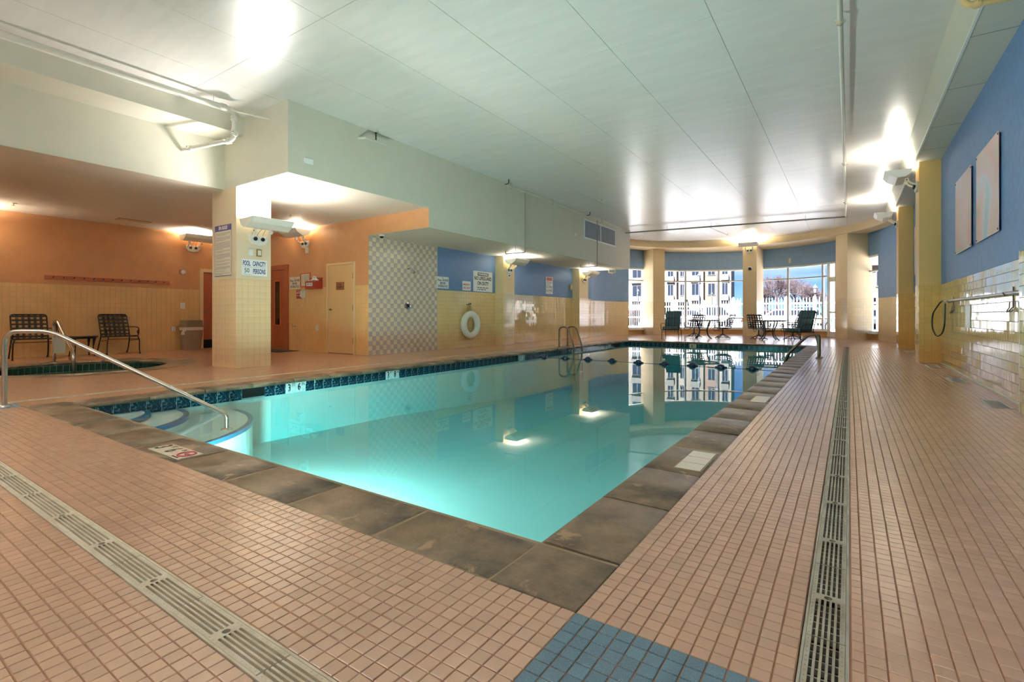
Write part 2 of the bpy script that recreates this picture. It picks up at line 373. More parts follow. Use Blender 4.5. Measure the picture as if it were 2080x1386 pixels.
# ------------------------------------------------------------------ tiles
def tile_field(parent, o, U, V, u0, u1, v0, v1, pu, pv, gap, thick, mats, matfn=None, nind=0, ou=0, ov=0, tilt=.0, inset=.0015, holes=(), want=None, name='tile'):
    """tiles over a rectangle of a plane (U right, V up, N out): the nind largest in view as objects, the rest joined"""
    o, U, V = np.array(o, float), np.array(U, float), np.array(V, float); Nn = np.cross(U, V)
    if not isinstance(mats, (list, tuple)): mats = [mats]
    iu = range(math.floor((u0-ou)/pu), math.ceil((u1-ou)/pu)); iv = range(math.floor((v0-ov)/pv), math.ceil((v1-ov)/pv))
    cells = []
    for i in iu:
        a, b = max(u0, ou+i*pu), min(u1, ou+(i+1)*pu)
        if b-a < .01: continue
        for j in iv:
            c, d = max(v0, ov+j*pv), min(v1, ov+(j+1)*pv)
            if d-c < .01: continue
            uc, vc = (a+b)/2, (c+d)/2
            if any(h[0] < uc < h[1] and h[2] < vc < h[3] for h in holes): continue
            cells.append((uc, vc, (b-a-gap)/2, (d-c-gap)/2, i, j, b-a > pu-1e-4 and d-c > pv-1e-4))
    sc = []
    for k, c in enumerate(cells):
        if not (nind and c[6]): continue
        w = o+U*c[0]+V*c[1]; q = project(w)
        if q and 0 <= q[0] <= 2080 and 0 <= q[1] <= 1386:
            ww = np.array((0, 0, EYE))-w; dd = np.linalg.norm(ww); sc.append((abs(np.dot(ww/dd, Nn))/dd**2, k))
    sc.sort(reverse=True); ind = set(k for _, k in sc[:nind])
    hu, hv = (pu-gap)/2, (pv-gap)/2; meshes = {}
    if ind:
        for mi, mt in enumerate(mats):
            mb = MB(); i1, i2 = inset, inset*.3
            vs = [(sx*hu, sy*hv, -thick) for sx, sy in ((-1, -1), (1, -1), (1, 1), (-1, 1))]+[(sx*(hu-i2), sy*(hv-i2), -inset*.8) for sx, sy in ((-1, -1), (1, -1), (1, 1), (-1, 1))]+[(sx*(hu-i1-i2), sy*(hv-i1-i2), 0) for sx, sy in ((-1, -1), (1, -1), (1, 1), (-1, 1))]
            fs = [(8, 9, 10, 11)]+[(b0+i, b0+(i+1) % 4, b0+4+(i+1) % 4, b0+4+i) for b0 in (0, 4) for i in range(4)]
            mb.add(vs, fs); meshes[mi] = mb.mesh(name, mt)
    vs, fs, ms = [], [], []
    base = np.column_stack((U, V, Nn))
    for k, (uc, vc, a, b, i, j, full) in enumerate(cells):
        mi = matfn(i, j) if matfn else 0
        tx, ty = rng.normal(0, tilt, 2) if tilt else (0, 0)
        if k in ind:
            ob = bpy.data.objects.new(name, meshes[mi]); COL.objects.link(ob); ob.parent = parent
            P_ = o+U*uc+V*vc; w = Nn-U*tx-V*ty; w /= np.linalg.norm(w); u = U-w*np.dot(U, w); u /= np.linalg.norm(u); v = np.cross(w, u)
            mm = Matrix(((u[0], v[0], w[0], P_[0]), (u[1], v[1], w[1], P_[1]), (u[2], v[2], w[2], P_[2]), (0, 0, 0, 1)))
            ob.matrix_basis = wm(parent).inverted() @ mm
            continue
        s0 = len(vs)
        for z, ins in ((-thick, 0), (0, inset)):
            for sx, sy in ((-1, -1), (1, -1), (1, 1), (-1, 1)):
                lu, lv = sx*(a-ins), sy*(b-ins); zz = z+(tx*lu+ty*lv if z == 0 else 0)
                vs.append(o+U*(uc+lu)+V*(vc+lv)+Nn*zz)
        fs += [(s0+4, s0+5, s0+6, s0+7)]+[(s0+q, s0+(q+1) % 4, s0+4+(q+1) % 4, s0+4+q) for q in range(4)]
        ms += [mi]*5
    if vs:
        me = bpy.data.meshes.new(name+'s'); me.from_pydata([tuple(p) for p in vs], [], fs)
        for mt in mats: me.materials.append(mt)
        me.polygons.foreach_set('material_index', ms); me.update()
        ob = bpy.data.objects.new(name+'s', me); COL.objects.link(ob); ob.parent = parent; ob.matrix_parent_inverse = wm(parent).inverted(); ob['kind'] = 'stuff'
        return ob

# ================================================================== SETTING
PX0, PX1, PY0, PY1 = -6.54, -1.03, 1.745, 17.05      # coping edge over the water
CX0, CX1, CY0, CY1 = -6.86, -.70, 1.385, 17.39       # outer edge of the coping
ZC, ZA, ZL = 4.24, 3.12, 2.72                        # ceiling, alcove ceiling, low bulkhead
SPA = (-11.3, 3.0); SR, SRO = 1.28, 1.75
ECX, ECY, EA, EB = -3.78, 19.2, 5.22, 6.7            # the curved window wall
def ell(t, da=0, db=0): t = math.radians(t); return (ECX+(EA+da)*math.cos(t), ECY+(EB+db)*math.sin(t))
# floor: grout bed under the laid tiles, tiled surface beyond
fb = MB(); G = -.0035
def slab(x0, y0, x1, y1, mi, z): fb.box(x0, y0, -.3, x1, y1, z, mi)
slab(-.001, -3, 1.6, 17.1, 0, G); slab(-.115, 17.1, 1.6, 19.2, 1, 0)
slab(-.70, 1.385, -.115, 17.1, 0, G); slab(-.70, .79, -.115, 1.385, 0, G); slab(-6.86, .79, -.70, 1.385, 0, G)
slab(-7.25, .79, -6.86, 1.385, 0, G)
slab(-6.86, 17.39, -.115, 19.2, 1, 0); slab(-.70, 17.1, -.115, 17.39, 1, 0)
slab(-7.25, 1.385, -6.86, 19.2, 1, 0); slab(-9.1, 4.95, -7.36, 19.2, 1, 0)
slab(-7.25, -3, -.115, .675, 0, G); slab(-7.36, 17.1, -7.25, 19.2, 1, 0); slab(-9.1, 1.05, -7.36, 4.95, 1, 0)
slab(-9.1, -3, -7.36, 1.05, 1, 0); slab(-15, 4.95, -9.1, 7.8, 1, 0); slab(-15, -3, -9.1, 1.05, 1, 0)
# ring of floor round the spa
sq = [(-15, 1.05), (-9.1, 1.05), (-9.1, 4.95), (-15, 4.95)]
nn = 72; ring_i = [(SPA[0]+SRO*math.cos(2*PI*i/nn), SPA[1]+SRO*math.sin(2*PI*i/nn)) for i in range(nn)]
def to_sq(a):
    c, s_ = math.cos(a), math.sin(a); t = 1e9
    if c > 1e-6: t = min(t, (-9.1-SPA[0])/c)
    if c < -1e-6: t = min(t, (-15-SPA[0])/c)
    if s_ > 1e-6: t = min(t, (4.95-SPA[1])/s_)
    if s_ < -1e-6: t = min(t, (1.05-SPA[1])/s_)
    return (SPA[0]+t*c, SPA[1]+t*s_)
angs = sorted([2*PI*i/nn for i in range(nn)]+[math.atan2(y-SPA[1], x-SPA[0]) % (2*PI) for x, y in sq])
for i, a in enumerate(angs):
    b = angs[(i+1) % len(angs)]
    p = lambda t, r: (SPA[0]+r*math.cos(t), SPA[1]+r*math.sin(t), 0)
    fb.add([p(a, SRO), (*to_sq(a), 0), (*to_sq(b), 0), p(b, SRO)], [(0, 1, 2, 3)], 1)
# curved end
k = 40
fb.add([(ECX, ECY, 0)]+[(*ell(180-180*i/k, .1, .1), 0) for i in range(k+1)], [(0, i+2, i+1) for i in range(k)], 1)
floor = struct(fb.build('floor', [m_grout, m_deckfar]), 'peach mosaic tile pool deck with brown grout')
X_, Y_ = (1, 0, 0), (0, 1, 0)
fo = (0, 0, 0)
rx = dict(gap=.003, thick=.0035, inset=.0016, tilt=.007)
tile_field(floor, fo, X_, Y_, .003, 1.44, .45, 17.1, TP, TP, mats=m_deck, ou=.0352, ov=1.5616, nind=140, **rx)
p12 = .585/12
tile_field(floor, fo, X_, Y_, -.70, -.115, 1.385, 17.1, p12, TP, mats=m_deck, ou=-.70, ov=1.385, nind=60, **rx)
tile_field(floor, fo, X_, Y_, -6.86, -.70, .79, 1.385, p12, .595/12, mats=m_deck, ou=-.70, ov=.79, nind=60, **rx)
tile_field(floor, fo, X_, Y_, -.70, -.115, .79, 1.385, p12, .595/12, mats=m_blue, ou=-.70, ov=.79, nind=30, **rx)
tile_field(floor, fo, X_, Y_, -7.25, -6.86, .79, 1.385, p12, .595/12, mats=m_blue, ou=-6.86, ov=.79, **rx)
tile_field(floor, fo, X_, Y_, -6.0, -.115, .2, .675, p12, TP, mats=m_deck, ou=-.70, ov=.675, nind=40, **rx)

# ceiling: formwork panels with open joints under a slab
ce = MB(); ce.box(-9.2, -3.2, ZC+.012, 1.7, 26.4, ZC+.3)
ceiling = struct(ce.build('ceiling', m_joint), 'glossy off-white painted concrete ceiling cast in panels')
xs = [-9.2]+[-.06-1.205*i for i in range(7, -1, -1)]+[1.05, 1.7]; ys = [-3.2]+[5.83+2.41*i for i in range(-3, 9)]+[26.4]
for i in range(len(xs)-1):
    for j in range(len(ys)-1):
        if xs[i+1] < -7.1 and ys[j] > 4.6 and ys[j+1] < 18.5: continue
        dz = rng.uniform(0, .002); ax, ay = rng.normal(0, .0012, 2)
        x0, x1, y0, y1 = xs[i]+.0025, xs[i+1]-.0025, ys[j]+.0025, ys[j+1]-.0025
        b = MB(); b.box(x0, y0, ZC+dz, x1, y1, ZC+.014); b.build('panel', m_ceil, ceiling)
# walls -------------------------------------------------------------
ZT, ZTR = 1.585, 1.495
w = MB(); w.box(-9.25, 7.52, 0, -9.004, 19.2, ZC); wall_left = struct(w.build('wall_left', m_wgrout), 'left pool wall, yellow tile under blue paint')
w = MB(); w.box(-9.01, 9.78, ZT, -8.998, 19.2, ZL+.05); w.build('blue_paint', m_bluew, wall_left)
w = MB(); w.box(1.444, -3.2, 0, 1.7, 19.2, ZC); wall_right = struct(w.build('wall_right', m_wgroutd), 'right pool wall, glossy tile under blue paint')
w = MB(); w.box(1.438, -3.2, ZTR, 1.45, 19.2, ZC); w.build('blue_paint', m_bluew, wall_right)
w = MB(); w.box(-14.9, 7.504, 0, -9.004, 7.7, ZC); wall_door = struct(w.build('wall_back', m_wgrout), 'brown painted wall with cream tile below, behind the pillar')
w = MB(); w.box(-14.9, 7.498, ZT+.02, -9.0, 7.51, ZA+.05); w.build('brown_paint', m_brown, wall_door)
w = MB(); w.box(-14.95, -3.2, 0, -14.704, 7.7, ZC); wall_spa = struct(w.build('wall_spa', m_wgrout), 'spa wall, brown paint over pale tile')
w = MB(); w.box(-14.71, -3.2, ZT+.02, -14.698, 7.5, ZA+.05); w.build('brown_paint', m_brown, wall_spa)
w = MB(); w.box(-15, -3.4, 0, 1.7, -3.2, ZC+.3); struct(w.build('wall_near', m_wht), 'plain wall behind the viewer')
# tiles on them
tz = .108
wt = dict(gap=.004, thick=.004, inset=.0018)
tile_field(wall_left, (-9, 0, 0), Y_, (0, 0, 1), 9.78, 19.2, 0, ZT, tz, tz, mats=m_ytile, ou=9.78, ov=0, tilt=.006, **wt)
tile_field(wall_left, (-9, 0, 0), Y_, (0, 0, 1), 7.5, 9.78, 0, ZL, tz, tz, mats=[m_lav, m_shw], matfn=lambda i, j: (i+j) % 2, ou=7.5, ov=0, tilt=.003, nind=300, **wt)
tile_field(wall_right, (1.44, 0, 0), (0, -1, 0), (0, 0, 1), -19.2, -6.54, 0, ZTR, tz, tz, mats=m_ytile, ou=-6.54, ov=ZTR, tilt=.006, nind=300, **wt)
tile_field(wall_door, (0, 7.5, 0), X_, (0, 0, 1), -14.7, -9.0, 0, ZT+.02, tz, tz, mats=m_ptile, ou=-9, ov=0, tilt=.002, **wt)
tile_field(wall_spa, (-14.7, 0, 0), Y_, (0, 0, 1), -2, 7.5, 0, ZT+.02, tz, tz, mats=m_ptile, ou=7.5, ov=0, tilt=.002, **wt)
# low tiled pier at the right edge
w = MB(); w.box(1.324, 4.6, 0, 1.45, 6.536, 1.52); pier = struct(w.build('trim_1', m_wgroutd), 'low tiled pier on the right wall')
tile_field(pier, (1.32, 0, 0), (0, -1, 0), (0, 0, 1), -6.54, -4.6, 0, 1.52, tz, tz, mats=m_ytile, ou=-6.54, ov=0, tilt=.006, **wt)
w = MB(); w.box(1.32, 6.528, 0, 1.45, 6.545, 1.52); w.build('edge_tile', m_trimw, pier)
# baseboard bullnose of the right wall
w = MB(); w.box(1.425, 6.54, 0, 1.442, 12.33, .02); struct(w.build('baseboard_right', m_trimw), 'thin white bead at the foot of the right wall')
# bulkheads
b = MB(); b.box(-9.07, 4.4, ZA, -7.14, 7.5, ZC+.02); b.box(-9.07, 7.5, ZL, -7.14, 18.8, ZC+.02)
bulk = struct(b.build('bulkhead', m_wht), 'deep off-white bulkhead over the left side of the pool')
b = MB(); b.box(-9.0, 7.497, ZL+.002, -7.142, 7.502, ZA+.01); b.build('brown_paint', m_brown, bulk)
b = MB(); b.box(-15, -3.2, ZA, -9.07, 7.6, ZC+.02); sbulk = struct(b.build('bulkhead', m_wht), 'lowered ceiling block over the spa')
b = MB(); b.box(-15, -3.2, ZA-.004, -9.075, 7.5, ZA+.001); b.box(-9.075, 4.405, ZA-.004, -7.145, 7.5, ZA+.001); b.build('textured_ceiling', m_alc, sbulk)
b = MB(); b.box(-9.07, -3.2, 3.95, -8.43, 4.4, ZC+.01); struct(b.build('trim_2', m_wht), 'boxed duct under the ceiling beside the spa bulkhead')
# soffit over the right wall
b = MB(); b.prism([(1.05, 3.87), (1.5, 3.87), (1.5, ZC+.02), (.93, ZC+.02)], -3.2, 19.4, axes=(0, 2, 1)); sof = struct(b.build('trim_3', m_wht), 'soffit running over the right wall')
b = MB(); b.box(1.035, -3.2, 3.862, 1.06, 19.3, 3.885); b.build('corner_bead', m_trimw, sof)
for yy in (3.9, 5.75, 7.1, 8.6, 10.2, 11.5):
    b = MB(); b.box(1.06, yy, 3.868, 1.44, yy+.006, 3.872); b.build('joint', m_joint, sof)
# pillar -------------------------------------------------------------
b = MB(); b.box(-9.516, 4.404, 0, -8.684, 5.016, ZA+.02); pillar = struct(b.build('pillar', m_wgrout), 'square cream pillar between the spa and the pool')
b = MB(); b.box(-9.51, 4.41, 1.545, -8.69, 5.01, ZA+.01); 
b = MB(); b.box(-9.518, 4.402, 1.545, -8.682, 5.018, ZA+.01); b.build('painted_shaft', M('pillar_paint', (228, 210, 180), .5, bump=.06, bs=150), pillar)
pz = 1.54/14
tile_field(pillar, (0, 4.4, 0), X_, (0, 0, 1), -9.52, -8.68, 0, 1.54, .105, pz, mats=m_ctile, ou=-9.52, ov=0, tilt=.002, nind=150, **wt)
tile_field(pillar, (-8.68, 0, 0), Y_, (0, 0, 1), 4.4, 5.02, 0, 1.54, .62/6, pz, mats=m_ctile, ou=4.4, ov=0, tilt=.002, nind=100, **wt)
# pilasters on the side walls
m_ochre = M('ochre_column_paint', (234, 190, 118), .5, bump=.06, bs=150)
m_otile = grid_mat('ochre_tile_far', (238, 192, 116), (214, 170, 104), .108, .06, rough=.1, vertical=True, var=.04, bump=.5)
def pilaster(x0, x1, y0, y1, zt, ztop, label, grid=m_ytilefar, paint=m_cream):
    b = MB(); b.box(x0, y0, 0, x1, y1, zt); o = struct(b.build('pilaster', grid), label)
    b = MB(); b.box(x0+.004, y0+.004, zt, x1-.004, y1-.004, ztop); b.build('painted_shaft', paint, o); return o
pilaster(-9.02, -8.69, 12.36, 12.97, ZT, ZL+.02, 'cream pilaster on the left wall beside the life ring')
pilaster(-9.02, -8.69, 17.5, 18.3, ZT, ZL+.02, 'cream pilaster on the left wall beyond the ladder')
pilaster(1.11, 1.46, 12.33, 12.95, ZTR+.01, 3.88, 'tall ochre pilaster on the right wall by the hanging pole', m_otile, m_ochre)
pilaster(1.11, 1.46, 17.2, 17.85, ZTR+.01, 3.88, 'tall ochre pilaster on the right wall near the windows', m_otile, m_ochre)
# curved window wall ------------------------------------------------------
def arc(mb, t0, t1, z0, z1, a=EA, b_=EB, cx=ECX, cy=ECY, th=.22, mi=0, step=2.5):
    k = max(1, int(abs(t1-t0)/step)); vs = []
    for i in range(k+1):
        t = math.radians(t0+(t1-t0)*i/k)
        for d in (0, th):
            for z in (z0, z1): vs.append((cx+(a+d)*math.cos(t), cy+(b_+d)*math.sin(t), z))
    fs = []
    for i in range(k):
        p, q = i*4, (i+1)*4
        fs += [(p, p+1, q+1, q), (p+2, q+2, q+3, p+3), (p+1, p+3, q+3, q+1), (p, q, q+2, p+2)]
    fs += [(0, 2, 3, 1), (4*k, 4*k+1, 4*k+3, 4*k+2)]
    return mb.add(vs, fs, mi)
WT, WS = 3.12, .25           # head and sill of the glazing
wins = [(143, 154), (94, 136), (50, 88), (27.2, 37.5)]
w = MB()
for a, c in ((154, 180), (136, 143), (88, 94), (37.5, 50), (0, 27.2)): arc(w, a, c, 0, 1.53)
wall_far = struct(w.build('wall_far', m_ytilefar), 'curved end wall with windows under a blue band')
w = MB()
for a, c in ((154, 180), (136, 143), (88, 94), (37.5, 50), (0, 27.2)): arc(w, a, c, 1.53, WT)
arc(w, 0, 180, WT, ZC); w.build('blue_band', m_bluef, wall_far, smooth=True)
w = MB()
for a, c in wins: arc(w, a, c, 0, WS-.03)
w.build('low_wall', m_tan, wall_far)
b = MB(); RCX, RCY, RA, RB = -3.6, 19.2, 4.75, 4.66
k = 44; vs = []
for i in range(k+1):
    t = math.radians(180*i/k); c, s_ = math.cos(t), math.sin(t)
    vs += [(RCX+RA*c, RCY+RB*s_, 3.97), (RCX+RA*c, RCY+RB*s_, ZC+.01), (ECX+(EA-.03)*c, ECY+(EB-.03)*s_, 3.97), (ECX+(EA-.03)*c, ECY+(EB-.03)*s_, ZC+.01)]
fs = []
for i in range(k):
    p, q = 4*i, 4*i+4
    fs += [(p, p+1, q+1, q), (p, q, q+2, p+2), (p+2, q+2, q+3, p+3)]
b.add(vs, fs); struct(b.build('trim_4', m_cream, smooth=True), 'curved cream fascia round the window bay')
mi_w = [(126, 115, 104), None]
def win_strip(n_, t0, t1, mull, label, door=None):
    root = thing('window_%d' % n_, label, None, (*ell((t0+t1)/2), 0)); root['kind'] = 'structure'
    b = MB(); arc(b, t0, t1, WS-.03, WS+.015, EA-.10, EB-.10, th=.3); b.build('sill', m_trimw, root)
    b = MB(); arc(b, t0, t1, WT-.07, WT+.01, EA+.03, EB+.03, th=.1); b.build('head_rail', m_trimw, root)
    b = MB(); arc(b, t0, t1, 2.52, 2.575, EA+.04, EB+.04, th=.08); b.build('transom', m_alu, root)
    b = MB(); arc(b, t0, t1, WS+.01, WS+.07, EA+.03, EB+.03, th=.1); b.build('bottom_rail', m_trimw, root)
    edges = [t1]+list(mull)+[t0]
    for q, t in enumerate(edges):
        x, y = ell(t, .08, .08); tx, ty = -EA*math.sin(math.radians(t)), EB*math.cos(math.radians(t)); nl = math.hypot(tx, ty); tx, ty = tx/nl, ty/nl
        b = MB(); b.obox((x, y, (WS+WT)/2), (tx*.035, ty*.035, 0), (-ty*.05, tx*.05, 0), (0, 0, (WT-WS)/2)); b.build('mullion', m_alu if 0 < q < len(edges)-1 else m_trimw, root)
    for a, c in zip(edges[:-1], edges[1:]):
        for z0, z1 in ((WS+.06, 2.53), (2.57, WT-.06)):
            p, q = ell(a, .09, .09), ell(c, .09, .09)
            b = MB(); b.add([(*p, z0), (*q, z0), (*q, z1), (*p, z1)], [(0, 1, 2, 3)]); b.build('pane', m_glass, root)
    return root
win_strip(1, 143, 154, [], 'narrow window at the left end of the curved wall')
win_strip(2, 94, 136, [122.7, 106.3], 'three-bay window left of the centre column')
w3 = win_strip(3, 54.6, 88, [73.6, 57.2], 'window right of the centre column')
win_strip(4, 27.2, 37.5, [], 'narrow window right of the paired column')
# glazed door beside the right column
dr = thing('door_1', 'white glazed patio door beside the right bay column', None, (*ell(52.3), 0)); dr['kind'] = 'structure'
for t, wd in ((54.2, .05), (50.3, .05)):
    x, y = ell(t, .02, .02); b = MB(); b.box(x-wd, y-.05, 0, x+wd, y+.05, WT); b.build('stile', m_trimw, dr)
p, q = ell(54, .03, .03), ell(50.4, .03, .03)
for z0, z1 in ((.0, .2), (1.0, 1.06), (2.3, 2.5), (3.04, 3.12)):
    b = MB(); b.bar((*p, (z0+z1)/2), (*q, (z0+z1)/2), .06, z1-z0); b.build('rail', m_trimw, dr)
b = MB(); b.add([(*p, .2), (*q, .2), (*q, 3.05), (*p, 3.05)], [(0, 1, 2, 3)]); b.build('pane', m_glass, dr)
# bay columns
def bay_col(c, d1, w1, d2, w2, label):
    c, d1, d2 = np.array((*c, 0.)), np.array((*d1, 0.)), np.array((*d2, 0.))
    o = None
    for z0, z1, mt, nm in ((0, 1.53, m_ytilefar, 'column'), (1.53, 3.98, m_cream, 'painted_shaft')):
        b = MB(); e_ = 0 if z0 == 0 else .003
        b.obox(c+d1*w1/2+d2*w2/2+np.array((0, 0, (z0+z1)/2)), d1*(w1/2-e_), d2*(w2/2-e_), (0, 0, (z1-z0)/2))
        if o is None: o = struct(b.build(nm, mt), label)
        else: b.build(nm, mt, o)
    return o
bay_col((-7.47, 22.6), (.58, .81), .65, (-.81, .58), .95, 'cream column at the left of the window bay')
bay_col((-.06, 22.4), (-.58, .81), .65, (.81, .58), .95, 'cream column at the right of the window bay')
bay_col((-3.89, 23.88), (1, 0), .56, (0, 1), 2.05, 'cream column in the middle of the window bay')

# ================================================================== POOL
pool = thing('swimming_pool', 'long turquoise indoor swimming pool with concrete coping and corner steps', 'pool', (-3.8, 9.4, 0))
WL = -.118
b = MB(); o_ = .02
x0, x1, y0, y1 = PX0-o_, PX1+o_, PY0-o_, PY1+o_
prof = [(y0, -.78), (6, -.84), (11, -1.1), (y1, -1.5)]
for (ya, za), (yb, zb) in zip(prof[:-1], prof[1:]):
    b.add([(x0, ya, za), (x1, ya, za), (x1, yb, zb), (x0, yb, zb)], [(0, 1, 2, 3)])
    for x in (x0, x1): b.add([(x, ya, za), (x, yb, zb), (x, yb, -.03), (x, ya, -.03)], [(0, 1, 2, 3) if x == x0 else (3, 2, 1, 0)])
b.add([(x0, y0, -.78), (x0, y0, -.03), (x1, y0, -.03), (x1, y0, -.78)], [(0, 1, 2, 3)])
b.add([(x0, y1, -1.5), (x1, y1, -1.5), (x1, y1, -.03), (x0, y1, -.03)], [(0, 1, 2, 3)])
b.build('basin', m_plaster, pool)
b = MB(); vs = []
for (ya, za) in prof: vs += [(x0+.001, min(max(ya, y0+.001), y1-.001), za+.002), (x1-.001, min(max(ya, y0+.001), y1-.001), za+.002), (x0+.001, min(max(ya, y0+.001), y1-.001), WL), (x1-.001, min(max(ya, y0+.001), y1-.001), WL)]
fs = [(0, 1, 3, 2)]
for i in range(3):
    p, q = 4*i, 4*i+4
    fs += [(p, q, q+1, p+1), (p+2, p+3, q+3, q+2), (p, p+2, q+2, q), (p+1, q+1, q+3, p+3)]
fs.append((12, 14, 15, 13)); b.add(vs, fs)
water = b.build('water', m_water, pool); water['label'] = 'calm clear turquoise pool water'
# corner steps
for r, zt in ((1.6, -.30), (.96, -.20), (.61, -.15)):
    poly = [(x0, y0)]+[(x0+r*math.cos(PI/2*i/18), y0+r*math.sin(PI/2*i/18)) for i in range(19)]
    b = MB(); b.prism(poly, -.8, zt); b.build('step', m_plaster, pool)
    b = MB(); vs = []
    for i in range(19):
        c, s_ = math.cos(PI/2*i/18), math.sin(PI/2*i/18)
        for rr in (r-.05, r+.006):
            for z in (zt-.04, zt+.004): vs.append((x0+rr*c, y0+rr*s_, z))
    fs = []
    for i in range(18):
        p, q = 4*i, 4*i+4; fs += [(p+1, p+3, q+3, q+1), (p+2, q+2, q+3, p+3), (p, p+1, q+1, q)]
    b.add(vs, fs); b.build('step_edge', m_stepband, pool)
# waterline tiles
def wl_tiles(o, U, u0, u1, nind, skip):
    b = MB(); Nn = np.cross(U, (0, 0, 1)); a = np.array(o)+np.array(U)*u0; c = np.array(o)+np.array(U)*u1
    b.bar(tuple(a+np.array((0, 0, -.112))-Nn*.006), tuple(c+np.array((0, 0, -.112))-Nn*.006), .008, .156); b.build('tile_bed', m_wlg, pool)
    tile_field(pool, o, U, (0, 0, 1), u0, u1, -.19, -.038, .152, .152, .004, .004, m_wl, ou=u0, ov=-.19, tilt=.002, nind=nind, holes=skip)
dm = [(4.0, 4.32), (5.82, 6.14), (9.9, 10.2), (15.2, 15.5)]
skim = [(3.34, 3.70), (15.9, 16.25)]
Y0L = y0
sk = [(a, c, -1, 1) for a, c in skim]
wl_tiles((x0+.006, 0, 0), Y_, y0, y1, 104, [(y0+.152*round((a-y0)/.152)-.01, y0+.152*round((c-y0)/.152)+.01, -1, 1) for a, c in dm+skim])
wl_tiles((0, y1-.006, 0), X_, x0, x1, 36, [])
for (yy, x_, ux) in ((y0+.006, None, None),):
    b = MB(); b.box(x0, y0, -.19, x1, y0+.006, -.038); b.build('near_tile_band', m_wl, pool)
b = MB(); b.box(x1-.006, y0, -.19, x1, y1, -.038); b.build('right_tile_band', m_wl, pool)
for a, c in skim:
    a, c = y0+.152*round((a-y0)/.152), y0+.152*round((c-y0)/.152)
    b = MB(); b.box(x0-.0, a+.004, -.19, x0+.008, c-.004, -.17); b.box(x0, a, -.05, x0+.008, c, -.038); b.box(x0+.0042, a, -.17, x0+.0062, c, -.05, 1)
    b.build('skimmer', [m_wlg, m_dark], pool)
# coping stones
def coping(p, u0, u1, d, inn, g=.006):
    """stone between u0 and u1 along d, p outer edge point, inn inward unit vector"""
    p, d, inn = (np.array((*v, 0.)) for v in (p, d, inn))
    W_ = .345; pr = [(0, -.05), (0, -.004), (.006, 0), (.02, .001), (W_-.05, .004), (W_-.018, .001), (W_-.004, -.009), (W_, -.024), (W_-.004, -.038), (W_-.016, -.046), (W_-.05, -.05)]
    b = MB(); dz = rng.normal(0, .0012); vs = []
    for u in (u0+g, u0+g+.004, u1-g-.004, u1-g):
        s_ = .003 if u in (u0+g, u1-g) else 0
        for (w_, z) in pr: vs.append(p+d*u+inn*(w_-(.002 if w_ > .3 and s_ else 0))+np.array((0, 0, z+dz-(s_ if z > -.03 else 0))))
    n_ = len(pr); fs = [(i*n_+j, i*n_+j+1, (i+1)*n_+j+1, (i+1)*n_+j) for i in range(3) for j in range(n_-1)]
    flip = np.cross(d, inn)[2] < 0
    fs += [tuple(range(n_)), tuple(range(4*n_-1, 3*n_-1, -1))]
    if not flip: fs = [f[::-1] for f in fs]
    b.add(vs, fs); return b.build('coping_stone', m_cop, pool, smooth=True)
yj = [1.745, 2.35]+[2.35+.588*i for i in range(1, 25)]; yj = [y for y in yj if y < 16.8]+[17.05]
for a, c in zip(yj[:-1], yj[1:]):
    coping((CX1, 0), a, c, (0, 1), (-1, 0)); coping((CX0, 0), a, c, (0, 1), (1, 0))
xj = [PX1-.612*i for i in range(9)]+[PX0]
for a, c in zip(xj[1:], xj[:-1]):
    coping((0, CY0), a, c, (1, 0), (0, 1), .010); coping((0, CY1), a, c, (1, 0), (0, -1))
for cx_, cy_, sx, sy in ((CX1, CY0, -1, 1), (CX0, CY0, 1, 1), (CX0, CY1, 1, -1), (CX1, CY1, -1, -1)):
    b = MB(); e1 = .336; r = .05
    poly = [(cx_, cy_), (cx_+sx*(e1-.004), cy_), (cx_+sx*(e1-.004), cy_+sy*(e1-.02)), (cx_+sx*(e1+.004), cy_+sy*(e1+.004)), (cx_+sx*(e1-.02), cy_+sy*(e1-.004)), (cx_, cy_+sy*(e1-.004))]
    if sx*sy < 0: poly = poly[::-1]
    b.prism(poly, -.05, .0025); b.build('coping_stone', m_cop, pool, bevel=.004)
b = MB(); t = .012
b.box(CX0+.002, CY0+.002, -.049, CX1-.002, PY0-.01, -.0015); b.box(CX0+.002, PY1+.01, -.049, CX1-.002, CY1-.002, -.0025)
b.box(CX1-.33, CY0, -.049, CX1-.002, CY1, -.008, 1); b.box(CX0+.002, CY0, -.049, CX0+.31, CY1, -.003); b.build('mortar_bed', [m_copj, M('coping_joint_dark', (60, 48, 36), .9)], pool)
# writing
def text(parent, s, x, y, h, mt, xs=1.0, z=.0035, bold=.0, align='CENTER'):
    cu = bpy.data.curves.new('lettering', 'FONT'); cu.body = s; cu.align_x = align; cu.align_y = 'CENTER'; cu.size = h*1.38; cu.offset = bold*h; cu.resolution_u = 3
    cu.extrude = .0004
    cu.materials.append(mt); tmp = bpy.data.objects.new('lettering', cu); me = bpy.data.meshes.new_from_object(tmp); bpy.data.objects.remove(tmp)
    o = bpy.data.objects.new('lettering', me); COL.objects.link(o); o.parent = parent; o.location = (x, y, z); o.scale = (xs, 1, 1); return o
def plate_box(parent, x0, y0, x1, y1, mt, z0=0, z1=.0005, name='print'):
    b = MB(); b.box(x0, y0, z0, x1, y1, z1); return b.build(name, mt, parent, world=False)
